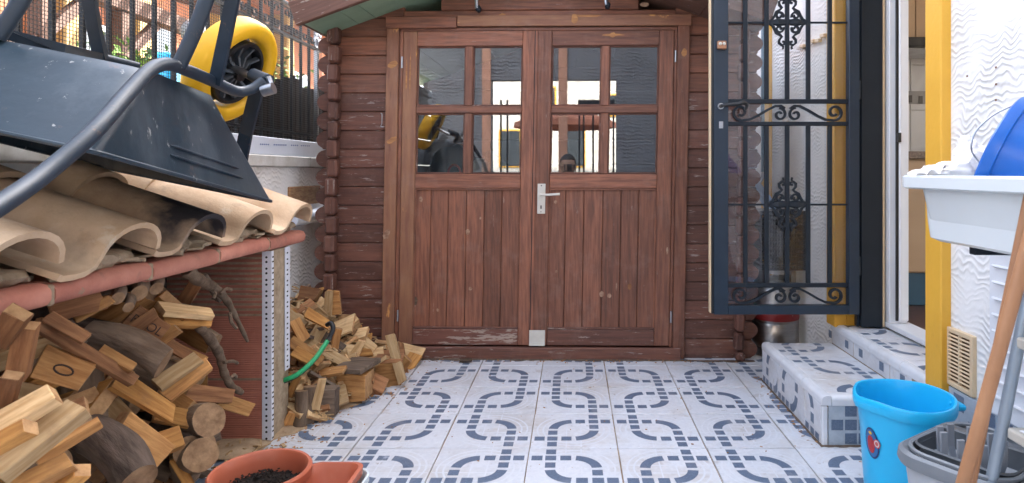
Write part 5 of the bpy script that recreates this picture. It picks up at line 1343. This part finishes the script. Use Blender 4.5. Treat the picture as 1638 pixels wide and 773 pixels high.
decal('label_red', ac, zc, .015, .027, .0031, M_('label red', (.50, .02, .03), .3), stk, .1, -.002, -.004)
decal('label_yellow', ac, zc, .007, .005, .0031, M_('label yellow', (.8, .5, .03), .3), stk, 0, -.003, .031)
decal('label_disc', ac, zc, .0125, .0135, .0036, M_('label red ring', (.55, .03, .03), .3), stk, 0, .023, .006)
decal('label_disc', ac, zc, .0095, .0105, .0042, M_('label white', (.75, .72, .70), .3), stk, 0, .023, .006)
decal('label_disc', ac, zc, .0062, .0068, .0047, M_('label red ring inner', (.6, .10, .10), .3), stk, 0, .023, .006)
# grey mop bucket with a wringer
MB_ = T(1.005, 1.545, .006) @ RZ(R(34))
MB = thing('mop_bucket', 'charcoal grey mop bucket with a pronged wringer insert', 'mop bucket', (1.035, 1.545, .006))
bm = rtub([(.125, .095, 0), (.132, .102, .02), (.160, .125, .30), (.160, .125, .325)], 0, 0, .07, MB_); mkw('tub', bm, greylt, MB, True, 40)
bm = rtub([(.160, .126, .318), (.172, .138, .322), (.176, .142, .332), (.174, .140, .352), (.166, .132, .358), (.158, .124, .352), (.154, .120, .325), (.130, .10, .05)], 0, 0, .075, MB_, cap=False)
mkw('rim', bm, greymid, MB, True, 40)
bm = bmesh.new(); tube(bm, [MB_ @ Vector((x, y, .358)) for x, y in rrect(0, 0, .150, .118, .065)], .006, 6, closed=True); mkw('inner_lip', bm, greymid, MB, True)
wr = link('wringer', None, MB_, MB)
bm = rtub([(.075, .105, .355), (.080, .112, .362), (.076, .108, .366), (.060, .085, .26), (.03, .04, .22)], -.04, 0, .04, MB_, cap=False); mkw('basket', bm, greypl, wr, True, 40)
for k in range(9):
    a = R(20+k*40); c = Vector((-.045+.052*math.cos(a), .068*math.sin(a), .0)); i = Vector((-.045+.030*math.cos(a), .038*math.sin(a), 0))
    bm = bmesh.new(); tube(bm, [MB_ @ (i+Vector((0, 0, .25))), MB_ @ (c+Vector((0, 0, .35))), MB_ @ (c*1.02+Vector((0, 0, .405)))], 1, flat=(.007, .016)); mkw('prong', bm, M_('silver grey prong', (.30, .33, .37), .3) if k == 0 else bpy.data.materials['silver grey prong'], wr)
bm = bmesh.new(); add_box(bm, .05, .24, .012, MB_ @ T(.07, 0, .360) @ RY(R(8)), .004); mkw('press_bar', bm, greypl, wr)
# broom and mop handles
def pole(name, label, a, b, r, m, z_end):
    A, B = a, b; d = (B-A); t = (z_end-A.z)/d.z; E = A+d*t; T0 = A-d*.45
    o = thing(name, label, 'handle', tuple(E)); bm = bmesh.new(); tube(bm, [E, T0], r, 16); mkw('shaft', bm, m, o, True)
    bm = bmesh.new(); tube(bm, [T0, T0-d.normalized()*.015], [r*1.02, r*.5], 16); mkw('end_cap', bm, m, o, True)
    return o, E
o, E = pole('broom', 'long thick wooden broom handle, the nearer of the two at the right edge', P(1657, 345, 1.12), P(1541, 773, 1.12), .0118, polem, .05)
bm = bmesh.new(); add_box(bm, .26, .045, .04, T(E.x, E.y, .07), .008); mkw('head', bm, W_BROWN, o)
bm = bmesh.new()
for k in range(26):
    for j in range(3): tube(bm, [(E.x-.12+k*.0096, E.y-.014+j*.014, .05), (E.x-.12+k*.0096+random.uniform(-.006, .006), E.y-.016+j*.016, .006)], .0018, 4, caps=False)
mkw('bristles', bm, M_('red bristle', (.4, .04, .03), .6), o)['kind'] = 'stuff'
o, E = pole('mop', 'slimmer wooden mop handle behind the thick broom handle', P(1640, 345, 1.25), P(1590, 590, 1.25), .0100, polem, .10)
bm = bmesh.new(); random.seed(9)
for k in range(60):
    a = random.uniform(0, 6.3); r = random.uniform(.02, .08); tube(bm, smooth_path([(E.x, E.y, .13), (E.x+r*.6*math.cos(a), E.y+r*.6*math.sin(a), .08), (E.x+r*math.cos(a), E.y+r*math.sin(a), .012)], 3), .004, 5)
mkw('strands', bm, clothm, o)['kind'] = 'stuff'
# folding step stool under the basin
SS = thing('step_stool', 'grey tubular folding step stool with pale treads under the basin', 'step stool', (1.1, 1.42, 0))
tubem = M_('blue grey tube', (.30, .36, .42), .3, metal=.4, col2=(.24, .30, .36), vs=6)
for y in (1.06, 1.40):
    bm = bmesh.new(); tube(bm, smooth_path([(.868, y, .01), (.965, y, .50), (1.028, y, .80), (1.07, y, .845)], 5), .0125, 12); mkw('front_leg', bm, tubem, SS, True)
    bm = bmesh.new(); tube(bm, [(1.25, y, .01), (1.075, y, .83)], .011, 10); mkw('rear_leg', bm, tubem, SS, True)
stp = M_('pale beige tread', (.52, .49, .42), .5, vs=9)
for z, x in ((.24, .985), (.46, 1.02), (.66, 1.04)):
    t = abox('tread', x-.06, x+.12, 1.075, 1.385, z, z+.025, stp, SS, .004); abox('grip_strip', x-.05, x+.1, 1.10, 1.36, z+.0255, z+.028, whitep, t, .001)

# ================================================================== WASH BASIN
WS = thing('wash_basin', 'white plastic wash basin fixed to the stucco wall above the buckets', 'basin', (1.1, 1.4, .87))
bm = rtub([(.172, .278, .872), (.186, .292, .880), (.190, .296, .92), (.196, .300, 1.010), (.196, .302, 1.018)], 1.110, 1.37, .06)
bmesh.ops.recalc_face_normals(bm, faces=bm.faces); mkw('bowl', bm, sinkm, WS, True, 40)
bm = rtub([(.196, .303, 1.0085), (.214, .321, 1.006), (.220, .327, 1.010), (.221, .328, 1.036), (.217, .324, 1.041), (.200, .306, 1.041), (.190, .296, 1.030), (.180, .272, .93), (.150, .23, .885), (.02, .02, .882)], 1.097, 1.37, .045, cap=False)
bmesh.ops.recalc_face_normals(bm, faces=bm.faces); mkw('rim', bm, sinkm, WS, True, 40)
for y in (1.2, 1.35, 1.56): 
    bm = bmesh.new(); tube(bm, [(1.0, y, .876), (1.0, y, .864)], .006, 8); mkw('foot_stud', bm, sinkm, WS, True)
for y in (1.18, 1.60): abox('bracket', 1.02, 1.318, y-.012, y+.012, .838, .863, gated, WS, .002)
bm = bmesh.new(); tube(bm, smooth_path([(1.15, 1.4, .872), (1.15, 1.4, .78), (1.17, 1.4, .72), (1.22, 1.4, .73), (1.24, 1.4, .80), (1.30, 1.4, .80)], 5), .018, 12); mkw('waste_pipe', bm, whitep, WS, True)
# royal blue bucket tipped over in the basin
axb = Vector((-.65, .62, .36)).normalized()
mouth = P(1604, 210, 1.62)
zz = axb; xx = Vector((0, 0, 1)).cross(zz).normalized(); yv = zz.cross(xx); BM_ = Matrix((xx, yv, zz)).transposed().to_4x4(); BM_.translation = Vector((1.075, 1.43, 1.055))
BB = thing('blue_bucket', 'royal blue plastic bucket tipped over in the white basin', 'bucket', tuple(BM_.translation))
bm = bmesh.new(); lathe(bm, [(0, -.20), (.098, -.20), (.104, -.194), (.128, .0), (.136, .070), (.143, .072), (.145, .080), (.145, .094), (.140, .098), (.134, .096), (.130, .06), (.100, -.185), (0, -.188)], 56, BM_); bmesh.ops.recalc_face_normals(bm, faces=bm.faces)
mkw('body', bm, bluepl, BB, True, 35)
bm = bmesh.new()
pts = smooth_path([P(1568, 262, 1.50), P(1554, 240, 1.50), P(1560, 212, 1.50), P(1585, 187, 1.50), P(1618, 170, 1.49), P(1655, 160, 1.47), P(1700, 165, 1.44), P(1740, 200, 1.40)], 6)
tube(bm, pts, .0022, 6); mkw('wire_handle', bm, steel, BB, True)
# crumpled cloth on the rim
CL = thing('cleaning_cloth', 'crumpled off white cleaning cloth draped over the basin rim', 'cloth', (1.0, 1.6, 1.05))
random.seed(12)
def clothblob(cx, cy, cz, sx_, sy_, sz_, seed, name):
    bm = bmesh.new(); bmesh.ops.create_icosphere(bm, subdivisions=5, radius=1)
    for v in bm.verts:
        c = v.co.copy(); f = 1+.30*mnoise.noise(c*1.5+Vector((seed, 0, 0)))
        w2 = .5*abs(mnoise.noise(c*2.6+Vector((0, seed, 0))))+.22*abs(mnoise.noise(c*6+Vector((0, seed, 3))))
        v.co = Vector((cx+c.x*sx_*f*(1-w2*.5), cy+c.y*sy_*f, cz+c.z*sz_*(f-w2)))
        if v.co.z < 1.035 and v.co.x > .90: v.co.z = 1.035+.002*c.x
    mkw(name, bm, clothm, CL, True)
clothblob(.965, 1.585, 1.055, .055, .05, .028, 2.2, 'fold'); clothblob(1.035, 1.60, 1.068, .062, .055, .050, 5.1, 'fold'); clothblob(1.02, 1.62, 1.10, .030, .03, .045, 8.3, 'fold')
bm = bmesh.new(); g = 14                                 # loose flap hanging over the corner
V = [[bm.verts.new((.880+.075*i/g+.006*math.sin(j*.9+i*.4), 1.56+.085*j/g, 1.062-.022*(1-i/g)**2+.008*math.sin(i*.8+j*.55)+.006*mnoise.noise(Vector((i*.3, j*.3, 0))))) for j in range(g+1)] for i in range(g+1)]
for i in range(g):
    for j in range(g): bm.faces.new((V[i][j], V[i+1][j], V[i+1][j+1], V[i][j+1]))
mkw('flap', bm, clothm, CL, True)

# ================================================================== BEHIND THE GATE
KG = thing('steel_keg', 'brushed steel keg with a red band standing behind the gate', 'keg', (1.17, 3.62, 0))
kM = T(1.165, 3.62, .006)
bm = bmesh.new(); lathe(bm, [(0, .01), (.118, .01), (.122, .0), (.130, .0), (.134, .02), (.134, .045), (.128, .05), (.133, .07), (.134, .185), (.130, .19), (.134, .20), (.134, .36), (.128, .385), (.105, .402), (.02, .408), (0, .41)], 40, kM); bmesh.ops.recalc_face_normals(bm, faces=bm.faces); mkw('body', bm, stainless, KG, True, 40)
bm = bmesh.new(); lathe(bm, [(.1345, .205), (.1365, .21), (.1365, .255), (.1345, .26)], 40, kM); mkw('red_band', bm, redm, KG, True)
bm = bmesh.new(); n = 60
for k in range(n):
    a0, a1 = 2*math.pi*k/n, 2*math.pi*(k+1)/n; am = math.degrees((a0+a1)/2) % 180
    segs_ = ((.39, .425), (.468, .49)) if 60 < am < 120 else ((.39, .49),)
    for z0, z1 in segs_:
        v = [kM @ Vector((.118*math.cos(a), .118*math.sin(a), z)) for a, z in ((a0, z0), (a1, z0), (a1, z1), (a0, z1))]; bm.faces.new([bm.verts.new(q) for q in v])
bmesh.ops.remove_doubles(bm, verts=bm.verts, dist=1e-5); bmesh.ops.solidify(bm, geom=bm.faces[:], thickness=.004); mkw('collar', bm, stainless, KG, True, 40)
CR = thing('black_crate', 'black mesh crate filled with dark bits on top of the keg', 'crate', (1.17, 3.62, .5))
bm = bmesh.new()
for k in range(15): 
    z = .505+k*.022
    for y in (3.50, 3.74): add_box(bm, .25, .004, .007, T(1.175, y, z))
    for x in (1.05, 1.30): add_box(bm, .004, .24, .007, T(x, 3.62, z))
for k in range(17):
    for y in (3.50, 3.74): add_box(bm, .005, .0045, .31, T(1.052+k*.0155, y, .66))
for k in range(16):
    for x in (1.05, 1.30): add_box(bm, .0045, .005, .31, T(x, 3.503+k*.0157, .66))
mkw('mesh_side', bm, blackpl, CR); abox('rim', 1.042, 1.308, 3.492, 3.748, .812, .832, blackpl, CR, .004); abox('base', 1.045, 1.305, 3.495, 3.745, .497, .504, blackpl, CR, .002)
sack('black_bag', 'black crumpled plastic bag stuffed in the mesh crate behind the gate', (1.175, 3.62, .655), (.118, .112, .15), M_('glossy black bag', (.012, .014, .017), .6, bump=.012, bs=12, spec=.2), 4)
CP = thing('folded_cloth', 'pale blue folded cloth on top of the black crate behind the gate', 'cloth', (1.12, 3.58, .84))
bm = bmesh.new(); v = [bm.verts.new(q) for q in ((1.03, 3.56, .95), (1.17, 3.55, .835), (1.05, 3.62, 1.03), (1.16, 3.66, .90), (1.09, 3.57, .84))]
for f in ((0, 1, 3), (0, 3, 2), (0, 4, 1)): bm.faces.new([v[q] for q in f])
bmesh.ops.solidify(bm, geom=bm.faces[:], thickness=.004); mkw('fold', bm, M_('pale blue cloth', (.45, .55, .70), .8), CP)
DP = thing('downpipe', 'slim blue grey downpipe with a hooked foot between shed and house', 'downpipe', (1.225, 4.12, 0))
bm = bmesh.new(); tube(bm, [(1.242, 4.10, 1.05), (1.242, 4.10, 3.6)], .012, 10); mkw('pipe', bm, M_('blue grey pipe', (.22, .32, .38), .4), DP, True)
bm = bmesh.new(); tube(bm, smooth_path([(1.242, 4.10, 1.10), (1.242, 4.10, 1.02), (1.21, 4.09, .97), (1.18, 4.08, 1.0)], 5), .011, 8); mkw('hook', bm, steel, DP, True)
PGs = thing('peg_cord', 'cord with four pale cable clips on the house wall behind the gate', 'cord', (1.31, 3.4, 1.75))
cp = [PX(1275, 79, XW-.006), PX(1292, 76, XW-.006), PX(1305, 66, XW-.006), PX(1325, 56, XW-.006)]
bm = bmesh.new(); tube(bm, smooth_path(cp, 5), .0022, 5); mkw('cord', bm, M_('brown cord', (.2, .12, .08), .8), PGs, True)
for q in (PX(1284, 74, XW-.012), PX(1300, 66, XW-.012), PX(1309, 65, XW-.012), PX(1317, 57, XW-.012)):
    bm = bmesh.new(); add_box(bm, .02, .055, .02, T(*q) @ RX(R(8)), .003); mkw('clip', bm, ventm, PGs)

# ================================================================== BEHIND THE CAMERA (lights the yard, shows in the panes)
BH = thing('porch_wall', 'white combed stucco wall with an open gateway at the entrance of the yard', 'wall', (0, -1.55, 0))
bm = bmesh.new(); wbox(bm, -5.5, -1.34, -1.66, -1.5, 0, 3.9); wbox(bm, .376, 1.32, -1.66, -1.5, 0, 3.9); wbox(bm, -1.34, .376, -1.66, -1.5, 2.31, 3.9); mkw('wall', bm, stucco('grey combed stucco', (.20, .215, .24), .05, .010), BH)
for x0 in (-1.46, -.41): 
    abox('pilaster', x0, x0+.12, -1.499, -1.47, 0, 3.1, M_('salmon render', (.62, .34, .24), .8), BH, .004)
YGt = thing('yard_gate', 'black iron yard gate folded open in the gateway behind the viewer', 'gate', (.6, -1.6, 0))
for x in (-1.22, -1.13, -.13, -.07, .06, .16, .25, .34): abox('bar', x-.012, x+.012, -1.62, -1.596, .05, 2.05, gated, YGt, .002)
abox('rail', -.15, .36, -1.625, -1.59, 1.98, 2.04, gated, YGt, .002); abox('rail', -.15, .36, -1.625, -1.59, .1, .16, gated, YGt, .002); abox('rail', -1.24, -1.11, -1.625, -1.59, .1, .16, gated, YGt, .002)
VH = thing('street_house', 'sunlit white house with ochre eaves across the street behind the viewer', 'house', (0, -10, 0))
bm = bmesh.new(); wbox(bm, -6, 6, -13, -9, 0, 3.9); mkw('wall', bm, capm, VH)
abox('eaves', -6.2, 3.0, -13.2, -8.6, 3.9, 4.2, ochre, VH, .02)
for x0, z0, z1 in ((-2.4, 1.2, 2.1), (-.75, 1.2, 2.2), (-1.5, 2.6, 3.2), (.2, 2.5, 3.0)):
    wn = link('window', None, T(x0, -9, z0), VH); abox('frame', x0-.04, x0+.54, -9.05, -8.97, z0-.04, z1+.04, ochre, wn, .01); abox('pane', x0, x0+.5, -8.969, -8.96, z0, z1, M_('shop glass', (.05, .06, .07), .1), wn, 0)
PA = thing('parasol', 'terracotta coloured parasol in front of the white street house', 'parasol', (-.6, -6.5, 0))
bm = bmesh.new(); tube(bm, [(-.6, -6.5, 0), (-.6, -6.5, 2.55)], .025, 8); mkw('pole', bm, whitep, PA, True)
bm = bmesh.new(); lathe(bm, [(0, 2.55), (1.1, 2.12), (1.12, 2.0)], 8, T(-.6, -6.5, 0)); mkw('canopy', bm, M_('terracotta canvas', (.42, .16, .10), .9), PA)
bm = bmesh.new(); wbox(bm, -8, 9, -9, -1.7, -.028, -.012); tag(mkw('street', bm, M_('pale street paving', (.35, .33, .30), .8)), kind='structure')
# the photographer, only seen as a reflection
PE = thing('person', 'crouching person in dark clothes seen as a reflection in the shed pane', 'person', (-.1, -.55, 0))
me = bpy.data.meshes.new('m')
J = [(-.10, -.80, .40), (-.10, -.72, .62), (-.09, -.60, .86), (-.09, -.52, .98), (-.09, -.47, 1.06), (-.09, -.44, 1.16),
     (-.26, -.58, .90), (-.30, -.38, .72), (-.12, -.26, 1.05), (.08, -.58, .90), (.13, -.38, .72), (.00, -.26, 1.05),
     (-.22, -.80, .38), (-.30, -.42, .48), (-.28, -.62, .08), (-.28, -.46, .03), (.02, -.80, .38), (.12, -.45, .36), (.08, -.66, .08), (.08, -.50, .03)]
E_ = [(0, 1), (1, 2), (2, 3), (3, 4), (4, 5), (3, 6), (6, 7), (7, 8), (3, 9), (9, 10), (10, 11), (0, 12), (12, 13), (13, 14), (14, 15), (0, 16), (16, 17), (17, 18), (18, 19)]
rad = [.13, .13, .14, .10, .05, .08, .065, .045, .03, .065, .045, .03, .10, .07, .045, .04, .10, .07, .045, .04]
J = [(a-.14, b, c) for a, b, c in J]; me.from_pydata(J, E_, []); po = link('body', me, I4, PE)
po.modifiers.new('skin', 'SKIN'); po.modifiers.new('sub', 'SUBSURF').levels = 2; po.modifiers['sub'].render_levels = 2
for i, v in enumerate(me.skin_vertices[0].data): v.radius = (rad[i], rad[i]); v.use_root = (i == 0)
me.materials.append(M_('dark clothing', (.02, .022, .03), .8))
bm = bmesh.new(); bmesh.ops.create_uvsphere(bm, u_segments=20, v_segments=14, radius=.1)
for v in bm.verts: v.co = Vector((v.co.x*.92, v.co.y*1.05, v.co.z*1.2))
mk('head', bm, M_('skin', (.40, .24, .17), .6), PE, T(-.23, -.42, 1.13), True)
bm = bmesh.new(); bmesh.ops.create_uvsphere(bm, u_segments=20, v_segments=14, radius=.107)
for v in bm.verts:
    v.co = Vector((v.co.x*.95, v.co.y*1.05, v.co.z*1.15))
    if v.co.y > .02 and v.co.z < .05: v.co *= .75
mk('hair', bm, blackpl, PE, T(-.23, -.43, 1.145), True)
for k in range(5):
    for hx, s in ((-.26, -1), (-.14, 1)):
        bm = bmesh.new(); tube(bm, smooth_path([(hx+s*.01, -.25, 1.06+.014*k), (hx, -.215, 1.07+.014*k), (hx-s*.03, -.19, 1.075+.014*k)], 4), [.009]*8+[.007], 7); mkw('finger', bm, bpy.data.materials['skin'], PE, True)
CM = thing('hand_camera', 'small black camera held by the reflected person', 'camera', (-.20, -.2, 1.1))
bm = bmesh.new(); add_box(bm, .12, .05, .08, T(-.20, -.22, 1.10), .006); mkw('body', bm, blackpl, CM)
bm = bmesh.new(); tube(bm, [(-.20, -.195, 1.10), (-.20, -.15, 1.10)], .03, 18); mkw('lens', bm, blackpl, CM, True)
